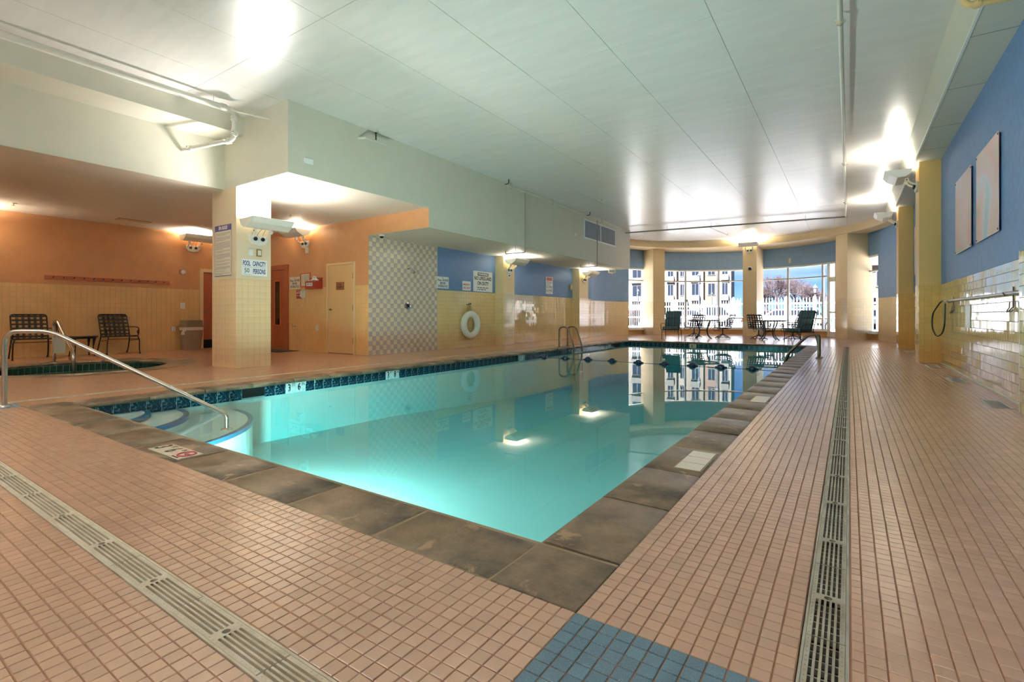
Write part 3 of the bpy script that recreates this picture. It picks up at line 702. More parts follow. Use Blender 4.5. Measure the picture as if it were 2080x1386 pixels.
# depth markers on the pool wall (white tiles) and the coping
def wall_marker(yc, l1, s1, l2, s2):
    o = thing('tmp', None, None, mat=frame((x0+.0065, yc, -.114), (0, 1, 0), (0, 0, 1))); o.name = 'depth_marker'; o.parent = pool; o.matrix_parent_inverse = wm(pool).inverted(); o['label'] = 'white depth marker tiles set in the blue waterline band'
    for i, (l, s_) in enumerate(((l1, s1), (l2, s2))):
        if not l: continue
        cx_ = (-.076, .076)[i] if l2 else 0
        b = MB(); b.box(cx_-.074, -.074, -.004, cx_+.074, .074, .0015); q = b.build('tile', m_sign, o, world=False, bevel=.002)
        text(o, l, cx_-.022, 0, .1, m_blk, .72, .0022, .03); text(o, s_, cx_+.045, .035, .045, m_blk, .75, .0022, .0)
    return o
wall_marker(y0+.152*round((4.0-y0)/.152)+.152, '3', 'FT', '6', 'IN')
wall_marker(y0+.152*round((5.82-y0)/.152)+.152, '3', 'FT', '8', 'IN')
wall_marker(y0+.152*round((9.9-y0)/.152)+.152, '5', 'FT', '', '')
wall_marker(y0+.152*round((15.2-y0)/.152)+.152, '9', 'FT', '', '')
o = thing('depth_marker', None, None, mat=frame((-4.3, y1-.0065, -.114), (1, 0, 0), (0, 0, 1))); o.parent = pool; o.matrix_parent_inverse = wm(pool).inverted()
b = MB(); b.box(-.11, -.074, -.004, .11, .074, .0015); b.build('tile', m_marker, o, world=False); text(o, '9', -.03, 0, .1, m_blk, .8, .0022, .03); text(o, 'FT', .05, .03, .045, m_blk, .8, .0022)
o = thing('depth_marker', None, None, mat=frame((-3.748, 1.498, .0055), (1, 0, 0), (0, 1, 0))); o.parent = pool; o.matrix_parent_inverse = wm(pool).inverted(); o['label'] = 'white 3 FT 6 IN and no diving tiles let into the near coping'
for i in range(3):
    b = MB(); b.box(-.228+.152*i+.001, -.076, -.006, -.228+.152*(i+1)-.001, .076, 0); b.build('tile', m_marker, o, world=False)
text(o, '3', -.185, 0, .108, m_blk, .75, .001, .03); text(o, 'FT', -.115, .042, .036, m_blk, .8, .001); text(o, '6', -.035, 0, .108, m_blk, .75, .001, .03); text(o, 'IN', .042, .042, .036, m_blk, .8, .001)
b = MB(); b.torus((.152, .008, .0008), .052, .006, 32, 6); b.bar((.152-.036, .044, .0008), (.152+.036, -.028, .0008), .009, .0015); b.build('no_diving_symbol', m_redp, o, world=False)
b = MB(); b.sphere((.178, .018, .0008), .008, 8, sc=(1, 1, .1)); b.bar((.172, .014, .0008), (.135, .002, .0008), .01, .001); b.bar((.135, .002, .0008), (.125, .022, .0008), .008, .001); b.bar((.17, .012, .0008), (.19, -.01, .0008), .006, .001); b.build('diver_symbol', m_blk, o, world=False)
text(o, 'NO DIVING', .152, -.062, .014, m_blk, .9, .001)
for yc in (3.245, 5.99):
    o = thing('depth_marker', None, None, mat=frame((-.797, yc, .0055), (0, 1, 0), (-1, 0, 0))); o.parent = pool; o.matrix_parent_inverse = wm(pool).inverted()
    b = MB(); b.box(-.236, -.084, -.006, .236, .084, -.0015); b.build('bed', m_copj, o, world=False)
    for i in range(3):
        b = MB(); b.box(-.22+.147*i+.004, -.073, -.006, -.22+.147*(i+1)-.004, .073, 0); b.build('tile', m_marker, o, world=False)
# underwater lamp in the near wall
lt = bpy.data.lights.new('pool_lamp', 'AREA'); lt.shape = 'DISK'; lt.size = .3; lt.energy = 165; lt.color = (.95, 1, .92)
lo = bpy.data.objects.new('pool_lamp', lt); COL.objects.link(lo); lo.location = (-3.9, 1.80, -.45); lo.rotation_euler = (math.radians(82), 0, 0)
for yy, s_ in ((y0+.004, 1),):
    b = MB(); b.lathe([(.001, 0), (.14, 0), (.15, .012), (.11, .025), (.001, .028)] if s_ > 0 else [(.001, 0), (.14, 0), (.15, -.012), (.11, -.025), (.001, -.028)], (-3.9 if s_ > 0 else -3.8, yy, -.45 if s_ > 0 else -.7), 24, axis=1); b.build('pool_light', m_chrome, pool, smooth=True)

# ================================================================== SPA
spa = thing('spa_tub', 'round green-tiled spa tub sunk in the deck behind the pool', 'spa', (*SPA, 0))
nseg = 12
for i in range(nseg):
    b = MB(); a0, a1 = 2*PI*i/nseg+.004, 2*PI*(i+1)/nseg-.004; vs = []
    pr = [(SRO, -.05), (SRO, .002), (SR+.05, .006), (SR+.01, 0), (SR-.01, -.02), (SR+.005, -.05)]
    for q in range(6):
        a = a0+(a1-a0)*q/5
        for r, z in pr: vs.append((SPA[0]+r*math.cos(a), SPA[1]+r*math.sin(a), z))
    n_ = len(pr); fs = [(q*n_+j, (q+1)*n_+j, (q+1)*n_+j+1, q*n_+j+1) for q in range(5) for j in range(n_-1)]+[tuple(range(n_)), tuple(range(6*n_-1, 5*n_-1, -1))]
    b.add(vs, [f[::-1] for f in fs]); b.build('coping_stone', m_cop, spa, smooth=True)
b = MB(); b.lathe([(SR+.01, -.04), (SR+.01, -.9), (.01, -.95)], (*SPA, 0), 64); b.f = b.f[:-2]; b.m = b.m[:-2]; b.build('basin', m_spaplaster, spa)
b = MB(); b.lathe([(SR+.002, -.05), (SR+.002, -.19)], (*SPA, 0), 64); b.f = b.f[:-2]; b.m = b.m[:-2]; b.build('tile_bed', m_wlg, spa)
nt_ = 84
tm = MB(); hw = PI*SR/nt_-.003; tm.box(-hw, -.004, -.062, hw, .004, .062); tme = tm.mesh('tile', m_spatile)
for i in range(nt_):
    a = 2*PI*(i+.5)/nt_; ob = bpy.data.objects.new('tile', tme); COL.objects.link(ob); ob.parent = spa; ob.location = (SR*math.cos(a), SR*math.sin(a), -.115); ob.rotation_euler = (0, 0, a+PI/2)
b = MB(); b.lathe([(SR-.006, WL-.03), (SR-.006, WL-.02)], (*SPA, 0), 64); b.lathe([(SR-.3, -.5), (SR-.3, -.9)], (*SPA, 0), 8)
b = MB(); b.lathe([(.01, -.93), (SR-.008, -.88), (SR-.008, WL-.03)], (*SPA, 0), 64); b.build('water', m_spawater, spa)
for (px_, py_) in ((-9.83, 2.62), (-9.73, 3.2)):
    a = math.atan2(py_-SPA[1], px_-SPA[0]); c, s_ = math.cos(a), math.sin(a)
    o = thing('depth_marker', None, None, mat=frame((SPA[0]+1.5*c, SPA[1]+1.5*s_, .0065), (-s_, c, 0), (-c, -s_, 0))); o.parent = spa; o.matrix_parent_inverse = wm(spa).inverted()
    b = MB(); b.box(-.15, -.075, -.006, .15, .075, .001); b.build('tile', m_marker, o, world=False); text(o, '3', -.08, 0, .1, m_blk, .8, .002, .03) if py_ < 3 else None

# ================================================================== DRAINS
def grate_mesh():
    b = MB(); Lh = .4955/2-.0018; Wh = .047
    for s_ in (-1, 1): b.box(s_*Wh if s_ < 0 else Wh-.0135, -Lh, -.014, -Wh+.0135 if s_ < 0 else Wh, Lh, 0)
    x0_, x1_ = -Wh+.0135, Wh-.0135; st = (x1_-x0_+.0065)/5
    for i in range(1, 5):
        xc = x0_+i*st-.00325
        for a, c in ((-Lh, -.018), (.018, Lh)): b.box(xc-.00325, a, -.012, xc+.00325, c, 0)
    # centre bar with a round finger hole
    h, r = .019, .0115
    cp = [(r*math.cos(2*PI*i/16), r*math.sin(2*PI*i/16)) for i in range(16)]
    sq_ = []
    for i in range(16):
        a = 2*PI*i/16; c, s_ = math.cos(a), math.sin(a); t = min((x1_/abs(c)) if abs(c) > 1e-6 else 9, (h/abs(s_)) if abs(s_) > 1e-6 else 9); sq_.append((c*t, s_*t))
    vs = [(*p, z) for z in (0, -.012) for p in cp]+[(*p, 0) for p in sq_]
    fs = [(i, 32+i, 32+(i+1) % 16, (i+1) % 16) for i in range(16)]+[(i, (i+1) % 16, 16+(i+1) % 16, 16+i) for i in range(16)]
    b.add(vs, fs)
    for s_ in (-1, 1):
        b.add([(s_*x1_, s_*h, 0), (x1_*s_, h*s_*.0+s_*h, 0), (0, s_*h, 0)], [])
        for sx in (-1, 1):
            b.box(min(sx*x1_*.55, sx*x1_), min(s_*h*.6, s_*h), -.012, max(sx*x1_*.55, sx*x1_), max(s_*h*.6, s_*h), -.0004)
    for k in range(-6, 7):
        y = k*.0375
        if abs(y) < .02: continue
        b.box(x0_, y-.0028, -.026, x1_, y+.0028, -.010)
    for s_ in (-1, 1):
        for k in range(22):
            y = -Lh+.014+k*(2*Lh-.028)/21
            xx = s_*(Wh-.0068); b.add([(xx-.0026, y-.0026, 0), (xx+.0026, y-.0026, 0), (xx+.0026, y+.0026, 0), (xx-.0026, y+.0026, 0), (xx, y, .0016)], [(0, 1, 4), (1, 2, 4), (2, 3, 4), (3, 0, 4)])
    return b
gm_r = grate_mesh().mesh('grate', m_gratem); gm_f = grate_mesh().mesh('grate', m_grate)
def drain(label, p0, d, length, first, gm, matf):
    """p0 on the centre line, d unit along"""
    d = np.array((*d, 0.)); p0 = np.array((*p0, 0.)); nrm = np.array((-d[1], d[0], 0.))
    root = thing('trench_drain', label, 'drain', tuple(p0+d*length/2))
    b = MB()
    for s_ in (-1, 1):
        b.bar(p0+nrm*s_*.0515+np.array((0, 0, -.05)), p0+nrm*s_*.0515+d*length+np.array((0, 0, -.05)), .007, .1)
    b.build('edge_rail', matf, root)
    b = MB(); b.bar(p0+np.array((0, 0, -.11)), p0+d*length+np.array((0, 0, -.11)), .11, .02); b.build('channel', m_dark, root)
    s_ = first
    while s_+.2477 > .12 and s_-.2477 > 0: s_ -= .4955
    if s_-.2477 < -.12: s_ += .4955
    a = math.atan2(d[1], d[0])-PI/2
    while s_+.2477 <= length+.02:
        o = bpy.data.objects.new('grate', gm); COL.objects.link(o); o.parent = root; o.matrix_parent_inverse = wm(root).inverted()
        o.location = tuple(p0+d*s_+np.array((0, 0, rng.uniform(-.0012, 0)))); o.rotation_euler = (0, rng.normal(0, .003), a); s_ += .4955
    return root
drain('long slotted trench drain grating running down the right deck', (-.0565, .73), (0, 1), 16.37, 1.913-.73, gm_r, m_gratem)
drain('cream slotted trench drain grating across the near deck', (-.12, .7325), (-1, 0), 7.2, 1.501-.12, gm_f, m_grate)
drain('pale trench drain grating along the left deck beside the spa', (-7.3045, .79), (0, 1), 17.0, .25, gm_f, m_grate)
# floor air grilles by the right wall
def floor_vent(x, y, lab):
    root = thing('floor_vent', lab, 'vent', (x, y, 0), group='floor vents along the right wall')
    b = MB(); w_, l_ = .085, .275; f_ = .022
    b.box(-w_, -l_, -.003, w_, -l_+f_, .004); b.box(-w_, l_-f_, -.003, w_, l_, .004); b.box(-w_, -l_+f_, -.003, -w_+f_, l_-f_, .004); b.box(w_-f_, -l_+f_, -.003, w_, l_-f_, .004)
    b.build('frame', m_vent, root, world=False)
    b = MB(); b.box(-w_+f_, -l_+f_, .0002, w_-f_, l_-f_, .0008); b.build('backing', m_dark, root, world=False)
    b = MB()
    for i in range(17): y_ = -l_+f_+.014+i*(2*l_-2*f_-.028)/16; b.box(-w_+f_, y_-.0035, .0005, w_-f_, y_+.0035, .0035)
    for i in (-1, 0, 1): b.box(i*.03-.002, -l_+f_, .0006, i*.03+.002, l_-f_, .0028)
    b.build('louvres', m_vent, root, world=False); return root
floor_vent(1.25, 7.04, 'largest white floor vent, nearest on the deck by the right wall')
floor_vent(1.25, 9.31, 'white floor vent below the hanging pole, second from the viewer')
floor_vent(1.24, 11.62, 'white floor vent at the foot of the tall near pilaster')
floor_vent(1.25, 13.75, 'small floor vent just beyond the near ochre pilaster')
floor_vent(1.25, 15.85, 'farthest small floor vent, before the far ochre pilaster')

# ================================================================== LIGHT FITTINGS
def uplight(mat, label, power, col=(1, .95, .86), lit=True):
    root = thing('uplight', label, 'wall light', mat=mat, group='wall uplights')
    hl = .36
    prof = [(.10, .09), (.13, .005), (.21, -.05), (.33, -.055), (.46, .015), (.53, .105), (.515, .11), (.45, .035), (.33, -.03), (.215, -.03), (.15, .015), (.12, .09)]
    b = MB(); b.prism([(z, y) for z, y in prof], -hl, hl, axes=(2, 1, 0))
    for s_ in (-1, 1): b.prism([(z-.002, y-.001) for z, y in prof[:6]], min(s_*(hl+.001), s_*(hl+.013)), max(s_*(hl+.001), s_*(hl+.013)), axes=(2, 1, 0))
    b.build('reflector_tray', m_tray, root, world=False)
    b = MB(); b.box(-hl+.02, .03, .17, hl-.02, .04, .43); b.build('lens', m_lens, root, world=False)
    b = MB(); poly = [(-.17, .07), (-.17, -.02), (-.12, -.09), (0, -.115), (.12, -.09), (.17, -.02), (.17, .07)]
    b.prism([(x, y-.2) for x, y in poly], 0, .03); b.build('wall_plate', m_tray, root, world=False, bevel=.006)
    for s_ in (-1, 1):
        b = MB(); b.lathe([(.001, .03), (.034, .03), (.036, .05), (.026, .065), (.001, .068)], (s_*.065, -.2, 0), 12); b.build('knob', m_black, root, world=False, smooth=True)
        b = MB(); b.tube(fillet([(s_*.13, -.18, .03), (s_*.14, -.14, .12), (s_*.14, -.06, .17)], .04), .016, 8); b.build('arm', m_tray, root, world=False, smooth=True)
        b = MB(); b.lathe([(.001, -.02), (.035, -.02), (.035, .02), (.001, .02)], (s_*.14, -.075, .17), 14, axis=0); b.lathe([(.001, s_*.02), (.012, s_*.021), (.012, s_*.026), (.001, s_*.026)], (s_*.14, -.075, .17), 8, axis=0, mi=1); b.build('pivot', [m_tray, m_black], root, world=False)
        b = MB(); b.tube([(s_*.05, -.17, .05), (s_*.045, -.1, .10), (s_*.03, -.04, .2)], .004, 5); b.build('cable', m_pipeg, root, world=False)
    if lit:
        l_ = bpy.data.lights.new('lamp', 'AREA'); l_.shape = 'RECTANGLE'; l_.size = .5; l_.size_y = .2; l_.energy = power; l_.color = col
        q = bpy.data.objects.new('lamp', l_); COL.objects.link(q); q.parent = root
        q.matrix_basis = Matrix.Translation((0, .07, .31)) @ Matrix.Rotation(math.radians(100), 4, 'X')
    return root
UP = 54
uplight(on_left(4.78, 2.46, -8.68), 'white wall uplight on the pillar above the pool capacity sign', UP*1.0, (1, .97, .93))
uplight(on_front(-11.4, 2.92), 'white wall uplight on the brown wall above the first aid box', UP*.9, (1, .9, .74))
uplight(on_left(12.66, 2.50, -8.69), 'white wall uplight on the left pilaster beside the warning sign', UP*1.05)
uplight(on_left(17.9, 2.50, -8.69), 'white wall uplight on the far left pilaster past the red-topped sign', UP*1.05)
uplight(on_right(12.64, 3.66, 1.11), 'white uplight high on the near ochre pilaster at right', UP*.22, (1, .95, .86))
uplight(on_right(17.5, 3.66, 1.11), 'white uplight high on the far ochre pilaster at right', UP*.22, (1, .95, .86))
uplight(on_front(-3.61, 3.93, 23.84), 'white uplight at the top of the middle bay column', UP*1.0, (1, .9, .7))
uplight(on_left(6.3, 2.93, -14.7), 'pale uplight on the spa wall half hidden by the pillar', UP*1.6, (1, .9, .74))
uplight(on_left(1.55, 2.78, -14.7), 'pale uplight at the left edge under the spa ceiling', UP*2.8, (1, .9, .74))
uplight(on_right(2.6, 3.66, 1.44), 'added white fill uplight on the right wall outside the view', UP*.7, (.9, .95, 1))  # unseen fitting added as cool fill for the right side
uplight(on_right(.2, 3.66, 1.44), 'added white fill uplight on the right wall behind the viewer', UP*1.3, (.9, .95, 1))  # added out of view, brightens the near right deck and ceiling
uplight(frame((-3.5, -3.2, 3.3), (-1, 0, 0), (0, 0, 1)), 'added white fill uplight on the wall behind the viewer', UP*2.5, (.92, .96, 1))  # invented fitting behind the camera, gives ambient fill
uplight(frame((-7.0, -3.2, 3.3), (-1, 0, 0), (0, 0, 1)), 'second added white fill uplight on the wall behind the viewer', UP*2.5, (.95, .97, 1))  # its twin, also added only for ambient fill

# ================================================================== SIGNS
def sign(name, label, cat, mat, w_, h_, mt=m_sign, th=.006, group=None, bev=0):
    b = MB(); b.box(-w_/2, -h_/2, 0, w_/2, h_/2, th); o = b.build(name, mt, None, bevel=bev); o.matrix_basis = mat
    tag(o, label, cat, group); o['th'] = th; return o
def st(o, s, x, y, h, mt, xs=1, bold=.02): return text(o, s, x, y, h, mt, xs, o['th']+.0005, bold)
def dashes(o, x0_, x1_, y0_, y1_, rows, h, mt, gaps=(), seed=1):
    """lines of print too small to read"""
    rd = random.Random(seed); b = MB(); z = o['th']
    for i in range(rows):
        if i in gaps: continue
        y = y1_-(i+.5)*(y1_-y0_)/rows; x = x0_; end = x1_ if (i+1 not in gaps and i < rows-1) else x0_+(x1_-x0_)*rd.uniform(.4, .8)
        while x < end:
            l_ = rd.uniform(.2, .9)*h*5; b.box(x, y-h/2, z, min(x+l_, x1_), y+h/2, z+.0006); x += l_+h*.9
    b.build('fine_print', mt, o, world=False)
o = sign('capacity_sign', 'white POOL CAPACITY 50 PERSONS sign with navy letters on the pillar', 'sign', on_left(4.718, 1.752, -8.675), .45, .285)
st(o, 'POOL', -.145, .065, .085, m_navy, .42, .03); st(o, 'CAPACITY', .08, .065, .085, m_navy, .42, .03); st(o, '50', -.14, -.06, .08, m_blk, .85, 0); st(o, 'PERSONS', .08, -.068, .085, m_navy, .47, .03)
plate_box(o, -.2, .004, .2, .007, m_blk, .006, .0066); plate_box(o, -.2, -.122, -.07, -.119, m_blk, .006, .0066)
o = sign('spa_rules_sign', 'tall SPA RULES board with blue header on the pillar', 'sign', on_front(-9.105, 2.05, 4.395), .575, .895, m_signc)
plate_box(o, -.287, .345, .287, .447, m_navy, .006, .0072, 'header'); st(o, 'SPA RULES', 0, .396, .062, m_whp, .75, .05).location.z += .0012
b = MB()
for q in ((-.287, -.447, -.279, .345), (.279, -.447, .287, .345), (-.287, -.447, .287, -.439)): b.box(q[0], q[1], .006, q[2], q[3], .0068)
b.build('border', m_navy, o, world=False)
dashes(o, -.245, .245, -.425, .32, 40, .0075, m_gry, (3, 8, 16, 19, 25, 28, 31, 35, 37), 3)
def shower_sign(mat, lab, mt):
    o = sign('shower_sign', lab, 'sign', mat, .47, .31, mt)
    st(o, 'Please', -.13, .06, .06, m_blk, .72, .01); st(o, 'SHOWER', .10, .06, .06, m_blk, .68, .02); st(o, 'BEFORE', 0, -.02, .06, m_blk, .72, .02); st(o, 'ENTERING POOL', 0, -.1, .06, m_blk, .62, .02)
    b = MB(); b.prism([(-.03, .118), (.03, .118), (0, .135)], .006, .0066); b.build('emblem', m_blk, o, world=False); return o
shower_sign(on_left(9.97, 1.785, -8.992), 'white shower before entering pool sign low on the blue wall', m_sign)
shower_sign(on_front(-11.84, 1.745, 7.49), 'cream shower before entering pool sign on the brown wall by the cedar door', m_signc)
o = sign('emergency_use_sign', 'small white sign with red letters on the blue wall left of the warning sign', 'sign', on_left(10.97, 1.745, -8.992), .37, .26)
st(o, 'EMERGENCY', 0, .035, .055, m_redp, .74, .02); st(o, 'USE ONLY', 0, -.06, .06, m_redp, .85, .02)
o = sign('warning_sign', 'large white WARNING NO LIFEGUARD ON DUTY sign on the blue wall', 'sign', on_left(11.735, 1.905, -8.992), .93, .6, m_sign, bev=.003)
plate_box(o, -.26, .165, .26, .262, m_blk, .006, .0068, 'header'); st(o, 'WARNING', 0, .213, .07, m_whp, 1.0, .05).location.z += .001
st(o, 'NO LIFEGUARD', 0, .085, .105, m_blk, .82, .04); st(o, 'ON DUTY', 0, -.06, .105, m_blk, .82, .04)
dashes(o, -.28, .28, -.265, -.155, 2, .03, m_gry, (), 5)
o = sign('diving_sign', 'narrow white sign with a red top on the blue wall between the pilasters', 'sign', on_left(15.67, 1.985, -8.992), .5, .61)
plate_box(o, -.2, .17, .2, .28, m_redp, .006, .0068, 'header'); dashes(o, -.19, .19, .0, .15, 3, .022, m_gry, (), 9)
st(o, 'NO DIVING', 0, -.06, .1, m_gry, .6, .03); st(o, 'ALLOWED', 0, -.19, .1, m_gry, .7, .03); dashes(o, -.2, .2, -.29, -.255, 1, .014, m_gry, (), 2)
o = sign('emergency_phone_sign', 'red emergency 911 sign beside the wall telephone', 'sign', on_front(-11.635, 1.45, 7.494), .27, .22, m_red)
st(o, 'IN CASE OF', 0, .075, .028, m_whp, .95, .02); plate_box(o, -.12, .018, .12, .048, m_whp, .006, .0066); st(o, 'EMERGENCY', 0, .033, .022, m_redp, .95, .02).location.z += .001; st(o, 'CALL', -.075, -.035, .03, m_whp, .8, .02); st(o, '911', .055, -.045, .075, m_whp, .75, .05)
# framed notice
r = thing('framed_notice', 'paper notice in a reddish wooden frame on the brown wall', 'notice', mat=on_front(-11.385, 1.805, 7.497))
b = MB(); f_ = .03; a, c = .215, .18
b.box(-a, c-f_, 0, a, c, .02); b.box(-a, -c, 0, a, -c+f_, .02); b.box(-a, -c+f_, 0, -a+f_, c-f_, .02); b.box(a-f_, -c+f_, 0, a, c-f_, .02); b.build('frame', m_frame, r, world=False)
b = MB(); b.box(-a+f_, -c+f_, 0, a-f_, c-f_, .006); o = b.build('paper', m_signc, r, world=False); o['th'] = .006
b = MB(); b.box(-.06, -.11, .006, .02, .12, .0066); b.build('picture', M('pale_print', (190, 196, 160), .5), o, world=False); dashes(o, -.16, -.08, -.1, .11, 6, .008, m_gry); dashes(o, .04, .16, -.02, .12, 5, .008, m_gry)
plate_box(o, .06, -.06, .11, -.03, m_blk, .006, .0066)
# red first-aid box
r = thing('first_aid_box', 'red wall box holding folded white supplies, next to the framed notice', 'box', mat=on_front(-10.925, 1.69, 7.497))
b = MB(); b.box(-.235, -.13, 0, .235, -.11, .16); b.box(-.235, -.11, 0, -.22, .06, .16); b.box(.22, -.11, 0, .235, .06, .16); b.box(-.22, -.11, .145, .22, .06, .16); b.box(-.235, -.11, 0, .235, .15, .012); b.build('box', m_red, r, world=False)
b = MB(); b.box(-.19, -.06, .16, .06, .02, .163); o = b.build('label_plate', m_sign, r, world=False); text(o, 'FIRST AID', -.065, -.02, .04, m_blk, .8, .1635, .02)
b = MB(); b.tube(fillet([(-.15, .05, .07), (-.05, .10, .07), (.05, .11, .08), (.15, .07, .07)], .04), [.03]*1+[.034]*0 if False else .034, 8); b.torus((.03, .115, .085), .06, .018, 18, 8); b.build('supplies', m_white, r, world=False, smooth=True)
# telephone
r = thing('wall_telephone', 'cream wall telephone with a hanging cord next to the red sign', 'telephone', mat=on_front(-11.45, 1.45, 7.497))
b = MB(); b.box(-.06, -.105, 0, .06, .105, .035); b.build('base', m_signc, r, world=False, bevel=.008)
b = MB(); b.tube(fillet([(-.012, .09, .04), (-.012, .07, .075), (-.012, -.07, .075), (-.012, -.09, .04)], .03), .02, 8); b.build('handset', m_signc, r, world=False, smooth=True)
b = MB(); b.tube(fillet([(0, -.1, .03), (0, -.25, .03), (-.05, -.33, .03), (-.07, -.26, .03)], .05), .005, 6); b.build('cord', m_signc, r, world=False, smooth=True)

# ================================================================== DOORS
def lever(parent, x, y, s_=1, mt=m_bronze):
    b = MB(); b.lathe([(.001, .0), (.033, 0), (.033, .012), (.012, .016), (.012, .05), (.001, .05)], (x, y, 0), 14); b.tube(fillet([(x, y, .05), (x+s_*.03, y, .055), (x+s_*.12, y-.008, .05)], .02), .010, 8); return b.build('handle', mt, parent, world=False, smooth=True)
def door_frame(parent, w_, h_, fw, mt, d=.03):
    for nm, q in (('jamb', (-w_/2, 0, -w_/2+fw, h_)), ('jamb', (w_/2-fw, 0, w_/2, h_)), ('head', (-w_/2+fw, h_-fw, w_/2-fw, h_))):
        b = MB(); b.box(q[0], q[1], 0, q[2], q[3], d); b.build(nm, mt, parent, world=False, bevel=.003)
r = thing('door_2', 'cream flush door with three hinges and a brown plate, left of the chequered tiles', 'door', mat=on_front(-9.98, 0, 7.498)); r['kind'] = 'structure'
door_frame(r, 1.047, 2.16, .05, m_beige)
b = MB(); b.box(-.47, .012, 0, .47, 2.105, .012); b.build('leaf', m_doorw, r, world=False)
b = MB(); b.box(-.473, 0, 0, .473, .014, .008); b.build('gap', m_dark, r, world=False)
for y in (1.83, 1.08, .32):
    b = MB(); b.box(.452, y-.07, .008, .474, y+.07, .026); b.lathe([(.001, y-.07), (.009, y-.07), (.009, y+.07), (.001, y+.07)], (0, 0, 0), 8, axis=1) if False else None; b.build('hinge', m_bronze, r, world=False)
l_ = lever(r, -.39, 1.05)
b = MB(); b.box(-.16, 1.512, .012, .135, 1.70, .018); o = b.build('door_plate', M('brown_plate', (134, 84, 52), .5), r, world=False); text(o, 'POOL', -.012, 1.64, .034, m_blk, .9, .0185, .02); text(o, 'EQUIPMENT', -.012, 1.58, .034, m_blk, .9, .0185, .02)
r = thing('door_3', 'cedar plank door with a tall dark window, partly behind the pillar', 'door', mat=on_front(-12.75, 0, 7.498)); r['kind'] = 'structure'
door_frame(r, 1.26, 2.24, .13, m_door2)
for i in range(7):
    b = MB(); xx = -.5+i*1.0/7
    if i in (3,) or .2 > abs(xx+.07-.13) and False: pass
    b.box(xx+.0015, .01, 0, xx+1/7-.0015, 2.11, .014); b.build('plank', m_door2, r, world=False)
b = MB(); b.box(-.0, .64, .014, .275, .66, .03); b.box(0, 1.81, .014, .275, 1.835, .03); b.box(0, .66, .014, .02, 1.81, .03); b.box(.255, .66, .014, .275, 1.81, .03); b.build('window_trim', m_frame, r, world=False)
b = MB(); b.box(.02, .66, .014, .255, 1.81, .02); b.build('pane', m_darkglass, r, world=False)
lever(r, -.42, 1.0)
r = thing('door_4', 'mahogany door with a side window in a pale frame, behind the waste bin', 'door', mat=on_left(6.98, 0, -14.698)); r['kind'] = 'structure'
door_frame(r, 1.04, 2.185, .09, m_beige, .05)
b = MB(); b.box(-.43, .01, 0, .43, 2.09, .012); b.build('leaf', m_door1, r, world=False)
b = MB(); b.box(-.43, .01, .012, .43, .24, .016); b.build('kick_plate', m_dark, r, world=False)
b = MB(); b.box(-.06, .98, .012, .1, 1.8, .022); b.build('pane', m_darkglass, r, world=False)
lever(r, -.38, 1.0, 1)
r = thing('door_mat', 'dark rubber mat lying before the cedar door', 'mat', (-12.35, 7.15, 0)); b = MB(); b.box(-.75, -.3, .001, .75, .3, .012); b.build('mat', m_dark, r, world=False, bevel=.003)
o = bpy.data.objects[r.children[0].name]; 

# ================================================================== WALL FITTINGS
def plate(mat, label, w_=.075, h_=.115, cat='outlet', name='wall_outlet', mt=m_white, kind='outlet', th=.008):
    b = MB(); b.box(-w_/2, -h_/2, 0, w_/2, h_/2, th); o = b.build(name, mt, None, bevel=.002); o.matrix_basis = mat; tag(o, label, cat)
    b = MB()
    if kind == 'outlet':
        for s_ in (-1, 1): b.lathe([(.001, th), (.016, th), (.016, th+.003), (.001, th+.003)], (0, s_*h_*.2, 0), 10)
        b.build('socket', m_signc, o, world=False)
    elif kind == 'switch':
        b.box(-w_*.16, -h_*.2, th, w_*.16, h_*.2, th+.006); b.build('rocker', m_white, o, world=False)
    elif kind == 'knob':
        b.lathe([(.001, th), (.02, th), (.02, th+.02), (.001, th+.02)], (0, 0, 0), 10); b.build('sensor', m_black, o, world=False)
    elif kind == 'box':
        b.box(-w_*.36, -h_*.36, th, w_*.36, h_*.36, th+.004); b.build('cover', m_signc, o, world=False)
    return o
plate(on_left(6.05, 1.165, -14.695), 'white light switch on the spa wall above the waste bin', cat='switch', name='light_switch', kind='switch', w_=.12, h_=.16)
plate(on_left(5.84, .555, -14.695), 'white outlet low on the spa wall left of the waste bin', w_=.09)
plate(on_front(-10.9, .6, 7.495), 'cream outlet low on the wall left of the cream door', mt=m_signc, w_=.1, h_=.15)
plate(on_left(4.72, 2.575, -8.677), 'pale plate with a dark sensor above the pillar uplight', cat='sensor', name='sensor_plate', kind='knob', w_=.13, h_=.085, mt=m_signc)
plate(on_left(4.64, 2.015, -8.677), 'white call switch above the capacity sign, left of the brown box', cat='switch', name='call_switch', kind='switch', w_=.07, h_=.11, th=.03)
plate(on_left(4.79, 2.018, -8.677), 'brown framed switch box above the capacity sign', cat='switch', name='switch_box', kind='box', w_=.085, h_=.12, mt=M('brown_box', (150, 128, 84), .5), th=.03)
plate(on_left(12.66, 2.13, -8.688), 'small white plate under the left pilaster uplight', cat='sensor', name='sensor_plate', kind='knob', w_=.16, h_=.14)
plate(on_front(-11.32, 2.55, 7.495), 'small cream plate under the uplight on the brown wall', cat='switch', name='switch_plate', kind='box', w_=.14, h_=.14, mt=m_signc)
plate(on_left(4.75, 3.37, -7.135), 'small white plate on the bulkhead near its front corner', cat='sensor', name='sensor_plate', kind='none', w_=.16, h_=.09)
plate(on_left(14.1, 3.45, -7.135), 'tiny white plate on the bulkhead left of the grille', cat='sensor', name='sensor_plate', kind='none', w_=.13, h_=.09)
plate(on_left(17.3, 2.0, -8.99), 'tan control box on the blue wall by the far left pilaster', cat='switch', name='control_box', kind='box', w_=.16, h_=.2, mt=m_tan, th=.06)
